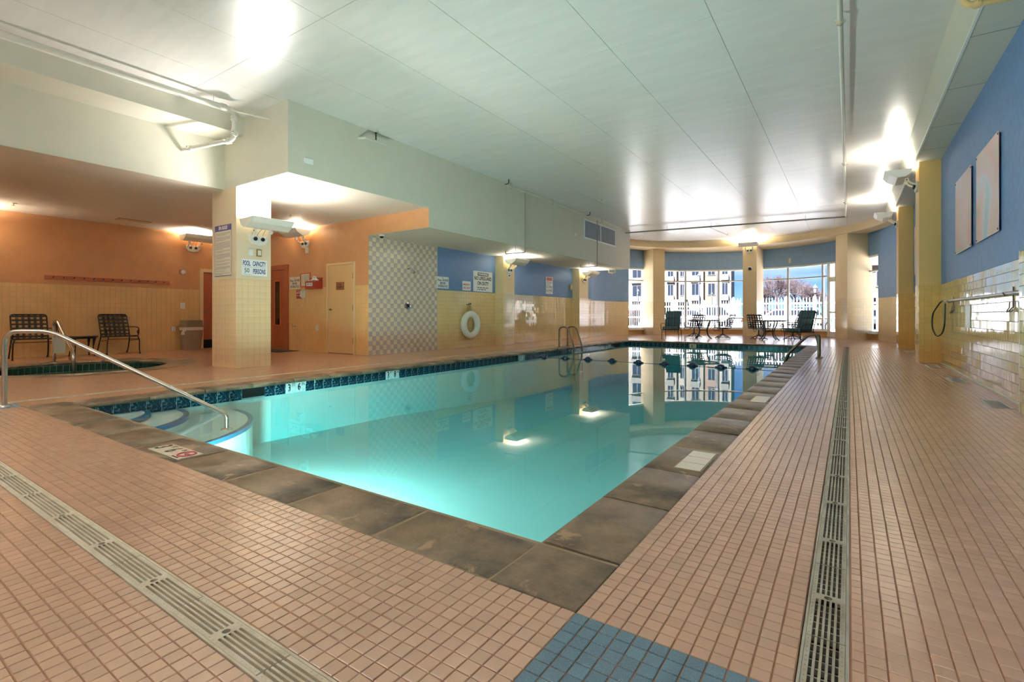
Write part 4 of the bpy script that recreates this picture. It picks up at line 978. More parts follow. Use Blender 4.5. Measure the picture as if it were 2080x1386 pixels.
plate(on_front(-3.78, .5, 23.875), 'white outlet at the foot of the middle bay column', w_=.12, h_=.2)
plate(frame((-2.2, 25.4, 3.35), (.96, -.28, 0), (0, 0, 1)), 'cream plate on the blue band right of the middle column', cat='sensor', name='sensor_plate', kind='none', w_=.1, h_=.22, mt=m_signc)
plate(on_right(9.75, .9, 1.438), 'white plate on the glossy tiles below the hanging pole', w_=.34, h_=.34, kind='none', name='access_cover', cat='cover')
# camera domes
def dome(mat, label, r_=.06):
    root = thing('security_camera', label, 'camera', mat=mat); b = MB(); b.lathe([(.001, 0), (r_, 0), (r_*1.05, .02), (r_*.9, .035), (.001, .035)], (0, 0, 0), 18); b.build('base', m_white, root, world=False, smooth=True)
    b = MB(); b.sphere((0, 0, .035), r_*.75, 14, sc=(1, 1, .9)); b.build('dome', m_black, root, world=False, smooth=True); return root
dome(frame((-8.70, 7.62, ZL), (1, 0, 0), (0, -1, 0)), 'small dome camera under the bulkhead above the shower tiles')
dome(on_front(-3.6, 2.95, 23.88), 'black dome camera on the middle bay column', .09)
# strobe
r = thing('fire_strobe', 'white fire alarm strobe on a red base, spa wall', 'alarm', mat=on_left(6.04, 2.06, -14.697)); b = MB(); b.box(-.07, -.06, 0, .07, .06, .03); b.build('base', M('strobe_base', (130, 90, 70), .5), r, world=False, bevel=.008)
b = MB(); b.lathe([(.001, .03), (.06, .03), (.055, .07), (.001, .075)], (.01, 0, 0), 16); b.build('lens', m_white, r, world=False, smooth=True)
# coat rail
r = thing('coat_rail', 'long reddish wooden coat rail with pegs on the spa wall', 'coat rail', mat=on_left(4.52, 1.755, -14.697)); b = MB(); b.box(-1.22, -.045, 0, 1.22, .045, .022); b.build('board', M('rail_wood', (172, 96, 66), .5, var=.12, vs=9, stretch=(.5, 8, 8)), r, world=False, bevel=.004)
for i in range(13):
    b = MB(); x = -1.08+i*.18; b.tube([(x, -.005, .02), (x, 0, .06), (x, .02, .08)], [.009, .008, .011], 7); b.build('peg', m_black, r, world=False, smooth=True)
# hose bib
r = thing('hose_tap', 'chrome hose tap low on the cream tiled wall by the cedar door', 'tap', mat=on_front(-11.83, .64, 7.496)); b = MB(); b.lathe([(.001, 0), (.035, 0), (.03, .012), (.012, .02), (.012, .09), (.001, .09)], (0, 0, 0), 12); b.tube(fillet([(0, 0, .08), (.05, -.01, .11), (.07, -.06, .12)], .03), .014, 8); b.build('spout', m_chrome, r, world=False, smooth=True)
b = MB(); b.bar((-.06, .06, .08), (.05, .045, .08), .018, .012); b.tube([(0, 0, .08), (0, .055, .08)], .008, 6); b.build('handle', m_chrome, r, world=False)
# shower
r = thing('shower', 'chrome shower head on the chequered tile wall', 'shower', mat=on_left(8.72, 2.07, -8.998)); b = MB(); b.lathe([(.001, 0), (.035, 0), (.03, .012), (.001, .014)], (0, 0, 0), 14); b.tube(fillet([(0, 0, 0), (0, .01, .1), (.0, -.06, .17)], .05), .011, 8); b.build('arm', m_chrome, r, world=False, smooth=True)
b = MB(); b.tube([(0, -.055, .165), (0, -.08, .185), (0, -.12, .215)], [.014, .03, .038], 12); b.build('head', m_chrome, r, world=False, smooth=True)
r = thing('shower_valve', 'round chrome shower valve with lever below the shower head', 'shower valve', mat=on_left(8.70, 1.15, -8.998)); b = MB(); b.lathe([(.001, 0), (.095, 0), (.09, .012), (.06, .018), (.001, .02)], (0, 0, 0), 24); b.build('plate', m_chrome, r, world=False, smooth=True)
b = MB(); b.lathe([(.001, .02), (.035, .02), (.03, .06), (.001, .065)], (0, 0, 0), 14); b.build('knob', m_black, r, world=False, smooth=True); b = MB(); b.tube([(0, 0, .055), (.06, .01, .07), (.11, .0, .075)], [.012, .01, .012], 8); b.build('handle', m_chrome, r, world=False, smooth=True)
# life ring
r = thing('life_ring', 'white ring buoy hung with tan rope on the yellow tiles', 'life ring', mat=on_left(11.0, .645, -8.996))
b = MB(); b.torus((0, 0, .13), .305, .088, 48, 16); b.build('ring', m_ring, r, world=False, smooth=True)
for i in range(4):
    a = PI/4+i*PI/2; b = MB(); k = 16; vs = []
    cx_, cy_ = .305*math.cos(a), .305*math.sin(a); t = (-math.sin(a), math.cos(a))
    for q in range(k):
        an = 2*PI*q/k; rr = .091
        for s_ in (-1, 1): vs.append((cx_+math.cos(a)*rr*math.cos(an)+t[0]*s_*.03, cy_+math.sin(a)*rr*math.cos(an)+t[1]*s_*.03, .13+rr*math.sin(an)))
    b.add(vs, [(2*q, 2*((q+1) % k), 2*((q+1) % k)+1, 2*q+1) for q in range(k)]); b.build('band', m_sign, r, world=False, smooth=True)
b = MB()
for i, dx in enumerate((-.05, -.02, .02, .05)):
    b.tube(fillet([(.02, .56, .05), (-.02+dx, .42, .07), (-.20-dx, .12, .05+.01*i), (-.16+dx, -.3, .04), (.02, -.36, .04), (.2, -.25, .035), (.25+dx, .1, .04), (.1, .4, .06), (.02, .55, .05)], .15), .009, 6)
b.tube([(.09*math.cos(q/8*2*PI)-.03+.04*math.sin(q*.7), .43+.14*math.sin(q/8*2*PI), .05+.004*q) for q in range(26)], .008, 6)
b.build('rope', m_rope, r, world=False, smooth=True)
for s_ in (-1, 1):
    b = MB(); b.tube(fillet([(s_*.035+.02, .57, 0), (s_*.035+.02, .57, .09), (s_*.035+.02, .62, .1)], .03), .012, 7); b.build('hook', m_black, r, world=False, smooth=True)
# wall art on the right wall
def art(y0_, y1_, z0_, z1_, label, cols, seed):
    mt = bpy.data.materials.new('art_print'); mt.use_nodes = True; n = mt.node_tree.nodes; l = mt.node_tree.links; p = n['Principled BSDF']
    tcn = n.new('ShaderNodeTexCoord'); mpn = n.new('ShaderNodeMapping'); mpn.inputs['Location'].default_value = (seed*3.1, seed*1.7, 0); mpn.inputs['Scale'].default_value = (1.2, 1.0, 1); l.new(tcn.outputs['Object'], mpn.inputs[0])
    z = n.new('ShaderNodeTexNoise'); z.inputs['Scale'].default_value = 1.0; z.inputs['Detail'].default_value = 1.0; z.inputs['Distortion'].default_value = .9; l.new(mpn.outputs[0], z.inputs[0])
    rr = n.new('ShaderNodeValToRGB'); el = rr.color_ramp.elements
    for i, c in enumerate(cols):
        q = el[i] if i < 2 else el.new(.5); 
    ps = [.28+.44*i/(len(cols)-1) for i in range(len(cols))]
    for i, c in enumerate(cols): el[i].position = ps[i]; el[i].color = (*lin(c), 1)
    l.new(z.outputs[0], rr.inputs[0]); l.new(rr.outputs[0], p.inputs['Base Color']); p.inputs['Roughness'].default_value = .4
    w_, h_ = y1_-y0_, z1_-z0_
    root = thing('wall_art', label, 'picture', mat=on_right((y0_+y1_)/2, (z0_+z1_)/2, 1.436))
    b = MB(); b.box(-w_/2, -h_/2, .02, w_/2, h_/2, .026); b.build('panel', mt, root, world=False)
    for sx in (-1, 1):
        for sy in (-1, 1): b = MB(); b.lathe([(.001, 0), (.012, 0), (.012, .03), (.001, .031)], (sx*(w_/2-.03), sy*(h_/2-.03), 0), 8); b.build('standoff', m_black, root, world=False)
PAL = [(170, 196, 212), (206, 206, 216), (226, 186, 202), (214, 192, 186), (224, 168, 166), (176, 190, 170)]
art(7.82, 9.02, 1.88, 3.03, 'pastel abstract art panel on the blue wall, the nearer larger one', PAL, 1.0)
art(9.38, 10.60, 1.88, 3.03, 'pastel abstract art panel on the blue wall, left of the nearer panel', PAL[::-1], 2.3)
art(15.9, 16.7, 1.95, 3.2, 'sliver of an art panel between the two ochre pilasters', PAL, 4.4)
# pole on hooks
r = thing('rescue_pole', 'long grey pole with a black looped hook resting on wall hooks', 'pole', (1.385, 9.2, 1.165))
b = MB(); b.tube([(1.385, 4.6, 1.135), (1.385, 11.50, 1.16)], .019, 12); b.build('shaft', M('pole_alu', (168, 172, 184), .3, metal=.5), r, smooth=True)
b = MB(); b.tube(fillet([(1.385, 11.48, 1.16), (1.37, 11.75, 1.17), (1.30, 12.2, .95), (1.29, 12.22, .70), (1.32, 11.9, .50), (1.385, 11.5, .62), (1.39, 11.47, 1.12)], .3, 8), .012, 8); b.build('hook_loop', m_black, r, smooth=True)
for y in (10.95, 7.32, 5.2):
    q = thing('pole_hook', {10.95: 'chrome wall hook carrying the far end of the pole', 7.32: 'dark wall hook carrying the pole near the right edge', 5.2: 'wall hook carrying the pole outside the frame'}[y], 'hook', mat=on_right(y, 1.12, 1.438))
    b = MB(); b.bar((0, .1, .005), (0, -.13, .005), .02, .01, up=(0, 0, 1)); b.build('bracket', m_bronze, q, world=False)
    for s_ in (-1, 1): b = MB(); b.tube([(0, -.12, .01)]+[(s_*(.055-.055*math.cos(t)), -.12-.05*math.sin(t)+.0*t, .012+.03*math.sin(t)) for t in (.4, .8, 1.2, 1.6, 2.0, 2.4, 2.8, 3.1)]+[(s_*.11, -.06, .01)], .006, 6); b.build('prong', m_bronze, q, world=False, smooth=True)
    b = MB(); b.tube([(0, .02, 0), (0, .005, .07), (0, .04, .085)], .007, 6); b.build('rest', m_bronze, q, world=False, smooth=True)

# ================================================================== PIPES
def tube_thing(name, label, cat, pts, r, mt, n=10, group=None):
    c = pts[len(pts)//2]; root = thing(name, label, cat, tuple(c), group=group)
    b = MB(); b.tube(pts, r, n); b.build('pipe', mt, root, smooth=True); return root
def coupling(root, p, d, r, mt, ln=.05):
    p, d = np.array(p, float), np.array(d, float); d /= np.linalg.norm(d)
    b = MB(); b.tube([p-d*ln, p-d*ln*.6, p+d*ln*.6, p+d*ln], [r*1.12, r*1.4, r*1.4, r*1.12], 12)
    u = np.cross(d, (0.3, .2, 1)); u /= np.linalg.norm(u)
    for s_ in (-1, 1): b.bar(p+u*s_*r*1.2, p+u*s_*r*2.0, ln*.8, r*.9)
    b.build('coupling', mt, root, smooth=True)
def hanger(root, p, top, mt, r=.004):
    b = MB(); b.tube([p, (p[0], p[1], top)], r, 6); b.torus((p[0], p[1], p[2]), .032, .004, 14, 5, axis=1); b.build('hanger', mt, root, smooth=True)
mp_ = thing('sprinkler_main', 'thick white sprinkler main with elbows under the ceiling at upper left', 'pipe', (-7.95, 2, 4.1))
pts = [(-8.0, -3.1, 4.115), (-7.95, 3.86, 4.115)]
b = MB(); b.tube(pts, .037, 14); b.build('pipe', m_pipew, mp_, smooth=True)
pts = fillet([(-7.95, 3.84, 4.115), (-7.95, 4.0, 4.115), (-7.95, 4.0, 4.02), (-7.95, 4.0, 3.73), (-7.95, 3.96, 3.66), (-8.05, 3.94, 3.66)], .09, 6)
b = MB(); b.tube(fillet([(-7.95, 3.82, 4.115), (-7.95, 4.0, 4.115), (-7.95, 4.0, 3.66), (-9.05, 3.72, 3.62)], .1, 8), .034, 14); b.build('elbow_run', m_pipew, mp_, smooth=True)
for p, d in (((-7.95, 3.84, 4.115), (0, 1, 0)), ((-7.95, 4.0, 3.99), (0, 0, 1)), ((-7.95, 4.0, 3.76), (0, 0, 1)), ((-8.08, 3.967, 3.655), (1, .25, .03)), ((-8.86, 3.77, 3.627), (1, .25, .03))): coupling(mp_, p, d, .036, m_pipew)
b = MB(); b.tube([(-7.95, 3.9, 4.10), (-7.66, 4.4, 4.04)], .014, 8); b.build('branch', m_pipew, mp_, smooth=True)
hanger(mp_, (-7.96, 3.7, 4.115), ZC, m_pipew); hanger(mp_, (-8.72, 3.8, 3.63), 3.95, m_pipew); hanger(mp_, (-7.97, 1.2, 4.115), ZC, m_pipew)
# pipes on the bulkhead face
sp = thing('sprinkler_line', 'thin white sprinkler line along the top of the bulkhead with two drops', 'pipe', (-7.0, 13.5, 4.1))
b = MB(); b.tube([(-7.0, 10.0, 4.12), (-7.0, 17.35, 4.10)], .017, 8); b.build('pipe', m_pipew, sp, smooth=True)
for y, zt in ((10.94, 4.1), (15.43, 4.1)):
    b = MB(); b.tube(fillet([(-7.0, y, zt), (-7.0, y, 2.55), (-7.62, y, 2.55), (-7.62, y, 2.62)], .04), .016, 8); b.build('drop', m_pipeg, sp, smooth=True)
    b = MB(); b.lathe([(.001, 0), (.02, 0), (.012, .03), (.022, .05), (.001, .055)], (-7.62, y, 2.61), 10); b.build('sprinkler_head', m_pvc, sp, smooth=True)
    b = MB(); b.tube([(-7.3, y, 2.55), (-7.3, y, 2.72)], .005, 6); b.build('hanger', m_pipeg, sp)
for y in (10.02, 14.62):
    b = MB(); b.tube(fillet([(-7.0, y, 4.12), (-6.86, y-.04, 4.12), (-6.86, y-.04, 4.2)], .03), .012, 7); b.lathe([(.001, 0), (.018, 0), (.01, .02), (.02, .035), (.001, .04)], (-6.86, y-.04, 4.18), 8); b.build('sprinkler_head', m_black, sp, smooth=True)
for y in (10.3, 12.4, 15.8): hanger(sp, (-7.0, y, 4.115), ZC, m_pipeg, .004)
q = tube_thing('sprinkler_stub', 'short capped sprinkler stub on the bulkhead face left of the long line', 'pipe', [(-7.16, 5.72, 4.03), (-7.0, 5.76, 4.015), (-7.0, 6.26, 4.03)], .022, m_pipew)
b = MB(); b.tube([(-7.0, 6.0, 4.03), (-6.98, 5.98, 4.16)], .012, 7); b.lathe([(.001, 0), (.018, 0), (.02, .02), (.001, .025)], (-6.98, 5.98, 4.15), 8); b.build('sprinkler_head', m_black, q)
# long ceiling pipe and cross pipe
q = tube_thing('ceiling_pipe', 'long shiny white pipe under the ceiling over the right coping', 'pipe', [(-.08, -3.1, 4.10), (-.085, 19.35, 4.10)], .024, m_pipew, 12)
for y in (6.45, 12.6, 1.0, 17.0): coupling(q, (-.082, y, 4.10), (0, 1, 0), .026, m_grate, .03); hanger(q, (-.082, y+.04, 4.1), ZC, m_pipeg)
q = tube_thing('cross_pipe', 'brown-grey pipe crossing the ceiling in front of the window bay', 'pipe', [(-8.4, 18.15, 4.08), (-.05, 19.4, 4.10)], .026, m_pipeg)
for x in (-5.6, -4.1, -1.2): hanger(q, (x, 18.15+(x+8.4)*.1497, 4.09), ZC, m_pipeg)
b = MB(); b.tube([(-4.2, 18.78, 4.09), (-4.02, 21.3, 4.1)], .014, 7); b.build('branch', m_pipew, q, smooth=True); b = MB(); b.tube([(-4.02, 21.3, 4.1), (-4.02, 21.3, 4.18)], .012, 6); b.build('sprinkler_head', m_pipew, q); b = MB(); b.tube([(-6.4, 18.45, 4.08), (-7.1, 20.2, 4.09)], .012, 6); b.build('branch', m_pipew, q, smooth=True)
b = MB(); b.tube([(-.4, 19.4, 4.08), (-.42, 20.2, 4.05)], .012, 6); b.build('branch', m_pipew, q, smooth=True)
q = tube_thing('vent_pipe', 'cream elbow pipe at the top right corner over the soffit', 'pipe', fillet([(.895, 6.27, 4.25), (.895, 6.27, 3.83), (1.46, 6.38, 3.83)], .07), .03, m_pvc, 12)
coupling(q, (.99, 6.29, 3.83), (1, .19, 0), .028, m_pvc, .03)
# bulkhead air grille
r = thing('air_grille', 'large double louvred air grille high on the bulkhead', 'vent', mat=on_left(16.0, 3.735, -7.138)); a, c, f_ = 1.31, .32, .045
b = MB(); b.box(-a, -c, 0, a, -c+f_, .02); b.box(-a, c-f_, 0, a, c, .02); b.box(-a, -c+f_, 0, -a+f_, c-f_, .02); b.box(a-f_, -c+f_, 0, a, c-f_, .02); b.box(-.03, -c+f_, 0, .03, c-f_, .018); b.build('frame', m_sign, r, world=False)
b = MB(); b.box(-a+f_, -c+f_, .0005, a-f_, c-f_, .002); b.build('backing', m_grilled, r, world=False)
b = MB()
for i in range(46):
    x = -a+f_+.02+i*(2*a-2*f_-.04)/45
    if abs(x) > .04: b.bar((x-.02, -c+f_, .01), (x+.02, c-f_, .01), .016, .012, up=(0, 0, 1))
b.build('louvres', m_grille, r, world=False)
# spa ceiling bits
def sprk(x, y, z, lab):
    root = thing('sprinkler_head', lab, 'sprinkler', (x, y, z)); b = MB(); b.lathe([(.001, 0), (.05, 0), (.045, -.006), (.001, -.008)], (0, 0, 0), 14); b.build('rose', m_signc, root, world=False); b = MB(); b.lathe([(.001, -.008), (.012, -.008), (.012, -.03), (.03, -.045), (.001, -.048)], (0, 0, 0), 10); b.build('deflector', m_pvc, root, world=False)
    root.name = 'ceiling_sprinkler'
sprk(-10.2, 2.57, ZA-.004, 'cream sprinkler in the spa ceiling, the nearer one'); sprk(-13.6, 2.6, ZA-.004, 'cream sprinkler far back in the spa ceiling at left'); sprk(-10.08, 6.27, ZA-.004, 'cream sprinkler in the alcove ceiling behind the pillar')
r = thing('ceiling_register', 'beige slotted air register in the spa ceiling', 'vent', (-13.78, 4.65, ZA-.004)); b = MB(); b.box(-.14, -.32, -.01, .14, .32, 0); b.build('frame', M('register_tan', (170, 138, 108), .5), r, world=False)
b = MB()
for i in range(6): b.box(-.11+i*.04, -.29, -.014, -.095+i*.04, .29, -.009)
b.build('slats', m_beige, r, world=False)
r = thing('smoke_detector', 'small round detector on the ceiling above the bulkhead line', 'detector', (-5.95, 13.3, ZC)); b = MB(); b.lathe([(.001, 0), (.07, 0), (.065, -.03), (.03, -.045), (.001, -.046)], (0, 0, 0), 18); b.build('case', m_signc, r, world=False, smooth=True); b = MB(); b.torus((0, 0, -.03), .05, .004, 18, 5); b.build('slot', m_pipeg, r, world=False)

# ================================================================== RAILS, LADDER, FLOATS
r = thing('stair_handrail', 'polished steel handrail sloping from the near-left deck into the water', 'handrail', (-7.02, 1.28, 0))
A, B_ = np.array((-7.02, 1.28)), np.array((-5.53, 2.63)); q = lambda t, z: (*(A+(B_-A)*t), z)
b = MB(); b.tube(fillet([q(0, .0), q(0, .755), q(.205, .755), q(1.0, -.10), q(1.035, -.14), q(1.035, -.30)], .13, 9), .0225, 14); b.build('rail', m_steel, r, smooth=True)
b = MB(); b.lathe([(.001, 0), (.055, 0), (.05, .012), (.026, .02), (.001, .02)], (*A, 0), 20); b.build('flange', m_steel, r, smooth=True)
b = MB(); b.lathe([(.001, 0), (.055, 0), (.05, .012), (.026, .02), (.001, .02)], (*(A+(B_-A)*1.035), -.30), 20); b.build('flange', m_steel, r, smooth=True)
r = thing('spa_handrail', 'looped steel handrail rising from the far side of the spa', 'handrail', (-12.65, 2.98, 0))
b = MB(); b.tube(fillet([(-12.65, 2.98, 0), (-12.65, 2.98, .80), (-12.42, 2.98, .80), (-11.66, 3.0, .26), (-11.60, 3.0, .15), (-11.6, 3.0, -.6)], .16, 9), .03, 14); b.build('rail', m_steel, r, smooth=True)
b = MB(); b.lathe([(.001, 0), (.06, 0), (.055, .012), (.03, .02), (.001, .02)], (-12.65, 2.98, 0), 18); b.build('flange', m_steel, r, smooth=True)
r = thing('hanging_board', 'small blank cream board hung from the spa handrail by a black strap', 'board', (-12.5, 3.02, .35))
b = MB(); b.obox((-12.50, 3.03, .34), (.055, .07, 0), (-.004, .003, 0), (0, 0, .155)); b.build('board', m_signc, r)
b = MB(); b.tube(fillet([(-12.51, 3.02, .49), (-12.53, 2.99, .62), (-12.52, 2.98, .77), (-12.48, 2.97, .79), (-12.47, 3.0, .62), (-12.5, 3.03, .5)], .03), .008, 6); b.build('strap', m_black, r, smooth=True)
r = thing('pool_ladder', 'steel pool ladder with two hooped rails on the left side of the pool', 'ladder', (-6.8, 12.66, 0))
for y in (12.42, 12.92):
    b = MB(); b.tube(fillet([(-6.80, y, 0), (-6.80, y, .58), (-6.52, y, .58), (-6.33, y, .02), (-6.33, y, -.9)], .17, 9), .024, 12); b.build('rail', m_bronze, r, smooth=True)
    b = MB(); b.lathe([(.001, 0), (.06, 0), (.055, .014), (.028, .022), (.001, .022)], (-6.80, y, 0), 16); b.build('flange', m_bronze, r, smooth=True)
for z in (-.14, -.42, -.70):
    b = MB(); b.box(-6.40, 12.43, z-.015, -6.30, 12.91, z+.015); b.build('tread', m_white, r, bevel=.006)
r = thing('grab_rail', 'hooped steel grab rail on the right coping near the far end', 'handrail', (-.53, 12.4, 0))
for k, y in enumerate((12.30, 12.62)):
    b = MB(); b.tube(fillet([(-.53, y, 0), (-.53, y, .50), (-.72, y, .50), (-1.16, y, .02), (-1.2, y, -.8)], .2, 10), .026, 12); b.build('rail', m_bronze, r, smooth=True)
    b = MB(); b.lathe([(.001, 0), (.065, 0), (.06, .014), (.03, .024), (.001, .024)], (-.53, y, 0), 16); b.build('flange', m_bronze, r, smooth=True)
# access lid in the right deck
r = thing('deck_lid', 'square tiled access lid in the right deck by the grab rail', 'lid', (-.42, 9.9, 0)); b = MB()
for q_ in ((-.19, -.4, .19, -.393), (-.19, .393, .19, .4), (-.19, -.4, -.185, .4), (.185, -.4, .19, .4)): b.box(q_[0], q_[1], -.002, q_[2], q_[3], .0012)
b.build('lid_rim', m_bronze, r, world=False)
r = thing('lane_rope', 'dark floats strung on a rope across the deep end of the pool', 'rope', (-3.8, 10.47, WL))
b = MB(); b.tube([(-6.52, 10.50, WL+.0), (-1.04, 10.36, WL+.0)], .006, 6); b.build('rope', m_float, r, smooth=True)
for i, x in enumerate((-6.15, -5.56, -4.98, -4.37, -3.76, -3.18, -2.63, -2.08, -1.52)):
    y = 10.47-.13*(x+6)/5+rng.normal(0, .015)
    b = MB(); prof_ = [(.001, -.11), (.014, -.108), (.018, -.07), (.05, -.045), (.062, 0), (.05, .045), (.018, .07), (.014, .108), (.001, .11)]
    b.lathe(prof_, (x, y, WL+.012), 16, axis=0); b.build('float', m_float, r, smooth=True)

# ================================================================== FURNITURE
WCH = .56
def back_pts(z): t = (z-.40)/.53; return .20+.17*t+.03*t*t
def build_back(root, strap, frame_m, w_=WCH, top=.93, nv=5, nh=6):
    h = w_/2
    pts = [(-h, back_pts(.40), .40), (-h, back_pts(.66), .66), (-h, back_pts(top), top), (h, back_pts(top), top), (h, back_pts(.66), .66), (h, back_pts(.40), .40)]
    b = MB(); b.tube(fillet(pts, .06, 5), .014, 7); b.bar((-h, back_pts(.42), .42), (h, back_pts(.42), .42), .02, .02); b.build('back_frame', frame_m, root, world=False, smooth=True)
    b = MB()
    for i in range(nv):
        x = -h+(i+1)*w_/(nv+1); zz = np.linspace(.42, top, 5)
        for a, c in zip(zz[:-1], zz[1:]): b.bar((x, back_pts(a), a), (x, back_pts(c), c), .046, .004, up=(0, 1, 0))
    for j in range(nh):
        z = .42+(j+.55)*(top-.42)/nh-.0; b.bar((-h, back_pts(z)-.004, z), (h, back_pts(z)-.004, z), .004, .036)
    b.build('back_webbing', strap, root, world=False)
def build_seat(root, strap, frame_m, w_=WCH, z=.41, y0_=-.26, y1_=.22):
    h = w_/2
    b = MB(); b.tube(fillet([(-h, y1_, z), (-h, y0_, z+.02), (h, y0_, z+.02), (h, y1_, z)], .06, 5)+[(-h, y1_, z)], .014, 7); b.build('seat_frame', frame_m, root, world=False, smooth=True)
    b = MB()
    for i in range(5): x = -h+(i+1)*w_/6; b.bar((x, y0_, z+.016), (x, y1_, z), .05, .004, up=(0, 0, 1))
    for j in range(5): y = y0_+(j+1)*(y1_-y0_)/6; b.bar((-h, y, z+.012-.012*j/5+.004), (h, y, z+.012-.012*j/5+.004), .05, .004, up=(0, 0, 1))
    b.build('seat_webbing', strap, root, world=False)
def build_arm(root, s_, frame_m, z=.41):
    h = WCH/2+.03; x = s_*h
    sp_ = [(x, -.20+.045*math.cos(t)*(1-t/14), .52+.045*math.sin(t)*(1-t/14)) for t in np.linspace(-1.2, 6.2, 16)]
    b = MB(); b.tube(fillet([(x-s_*.02, back_pts(.63), .63), (x, .05, .635), (x+s_*.01, -.18, .625), (x, -.245, .55), (x, -.215, .44), (x-s_*.01, -.1, .41), (x-s_*.03, .1, .405)], .05, 5), .011, 7); b.tube(sp_[::-1], .010, 6); b.build('armrest', frame_m, root, world=False, smooth=True)
def patio_chair(name, label, mat_args, swivel=False, group=None):
    root = thing(name, label, 'chair', *mat_args, group=group)
    build_back(root, m_strap, m_iron); build_seat(root, m_strap, m_iron)
    for s_ in (-1, 1): build_arm(root, s_, m_iron)
    h = WCH/2
    if not swivel:
        for s_ in (-1, 1):
            b = MB(); b.tube(fillet([(s_*h, -.24, .43), (s_*(h+.03), -.27, .33), (s_*(h+.035), -.25, .12), (s_*(h+.04), -.27, 0)], .08), .013, 7); b.lathe([(.001, 0), (.018, 0), (.018, .03), (.001, .03)], (s_*(h+.04), -.27, 0), 8); b.build('leg', m_iron, root, world=False, smooth=True)
            b = MB(); b.tube(fillet([(s_*h, .21, .43), (s_*(h+.01), .25, .30), (s_*(h+.02), .36, .08), (s_*(h+.02), .42, 0)], .1), .013, 7); b.lathe([(.001, 0), (.018, 0), (.018, .03), (.001, .03)], (s_*(h+.02), .42, 0), 8); b.build('leg', m_iron, root, world=False, smooth=True)
            b = MB(); b.tube([(s_*(h+.03), -.26, .34), (s_*(h+.012), .26, .30)], .009, 6); b.build('stretcher', m_iron, root, world=False, smooth=True)
        b = MB(); b.tube([(-h-.03, -.26, .36), (h+.03, -.26, .36)], .009, 6); b.build('stretcher', m_iron, root, world=False, smooth=True)
    else:
        b = MB(); b.lathe([(.001, .14), (.04, .14), (.032, .16), (.022, .2), (.022, .37), (.06, .385), (.001, .39)], (0, 0, 0), 14); b.build('post', m_iron, root, world=False, smooth=True)
        b = MB(); b.torus((0, 0, .045), .26, .008, 28, 6)
        for i in range(4):
            a = PI/4+i*PI/2; c, s2 = math.cos(a), math.sin(a); b.tube(fillet([(0, 0, .19), (c*.12, s2*.12, .12), (c*.26, s2*.26, .05), (c*.31, s2*.31, .012)], .06), .014, 7)
        b.build('swivel_base', m_iron, root, world=False, smooth=True)
        b = MB()
        for s_ in (-1, 1): b.bar((s_*.12, -.18, .385), (s_*.12, .18, .375), .03, .02)
        b.build('spring_plate', m_iron, root, world=False)
        for s_ in (-1, 1):
            b = MB(); b.tube(fillet([(s_*(h+.02), -.2, .42), (s_*(h+.02), -.28, .33), (s_*(h-.04), -.2, .28), (s_*.1, -.05, .36)], .1), .009, 6); b.build('scroll', m_iron, root, world=False, smooth=True)
    return root
R90 = PI/2
patio_chair('patio_chair', 'dark strap chair by the spa wall, left of the small table, behind the handrail', ((-14.12, 2.98, 0), R90-.08), group='spa side chairs')
patio_chair('patio_chair', 'dark strap chair by the spa wall, right of the small table', ((-14.25, 4.52, 0), R90+.02), group='spa side chairs')
# little table between them
r = thing('side_table', 'small dark cast-iron side table between the two spa chairs', 'table', (-14.2, 3.82, 0))
b = MB(); b.lathe([(.001, .42), (.27, .42), (.285, .43), (.28, .445), (.001, .445)], (0, 0, 0), 28); b.build('top', m_iron, r, world=False)
b = MB(); b.torus((0, 0, .40), .25, .01, 24, 6); b.build('apron', m_iron, r, world=False, smooth=True)
for i in range(4):
    a = PI/4+i*PI/2; c, s_ = math.cos(a), math.sin(a); b = MB(); b.tube([(c*.25, s_*.25, .42), (c*.235, s_*.235, .34), (c*.22, s_*.22, .2), (c*.25, s_*.25, 0)], [.03, .026, .012, .014], 7); b.build('leg', m_iron, r, world=False, smooth=True)
# bin
r = thing('waste_bin', 'taupe plastic waste bin with a clear liner by the spa wall door', 'bin', mat=Matrix.Translation((-14.38, 6.13, 0)) @ Matrix.Rotation(R90, 4, 'Z'))
def rbox(b, w0, d0, z0, w1, d1, z1, r_=.05):
    n_ = 5; vs = []
    for (w_, d_, z) in ((w0, d0, z0), (w1, d1, z1)):
        for cx_, cy_, a0 in ((w_/2-r_, d_/2-r_, 0), (-w_/2+r_, d_/2-r_, 90), (-w_/2+r_, -d_/2+r_, 180), (w_/2-r_, -d_/2+r_, 270)):
            for k in range(n_): a = math.radians(a0+90*k/(n_-1)); vs.append((cx_+r_*math.cos(a), cy_+r_*math.sin(a), z))
    m_ = 4*n_; return b.add(vs, [(i, (i+1) % m_, m_+(i+1) % m_, m_+i) for i in range(m_)]+[tuple(range(m_-1, -1, -1)), tuple(range(m_, 2*m_))])
b = MB(); rbox(b, .36, .30, 0, .44, .37, .52); b.build('body', m_trash, r, world=False, smooth=True)
b = MB(); rbox(b, .455, .385, .52, .475, .40, .60, .06); b.build('liner', m_bag, r, world=False, smooth=True)
b = MB(); b.tube(fillet([(-.2, -.2, .56), (-.27, -.2, .50), (-.30, -.17, .42), (-.24, -.18, .44)], .05), [.03]*(len(fillet([(-.2, -.2, .56), (-.27, -.2, .50), (-.30, -.17, .42), (-.24, -.18, .44)], .05))), 7); b.build('liner_knot', m_bag, r, world=False, smooth=True)
b = MB(); rbox(b, .48, .41, .60, .49, .42, .635, .06); rbox(b, .45, .38, .635, .43, .36, .78, .06); b.build('lid', m_trash, r, world=False, smooth=True)
b = MB(); b.box(-.15, -.195, .655, .15, -.17, .75); b.build('flap', M('bin_flap', (120, 100, 78), .5), r, world=False, bevel=.006)
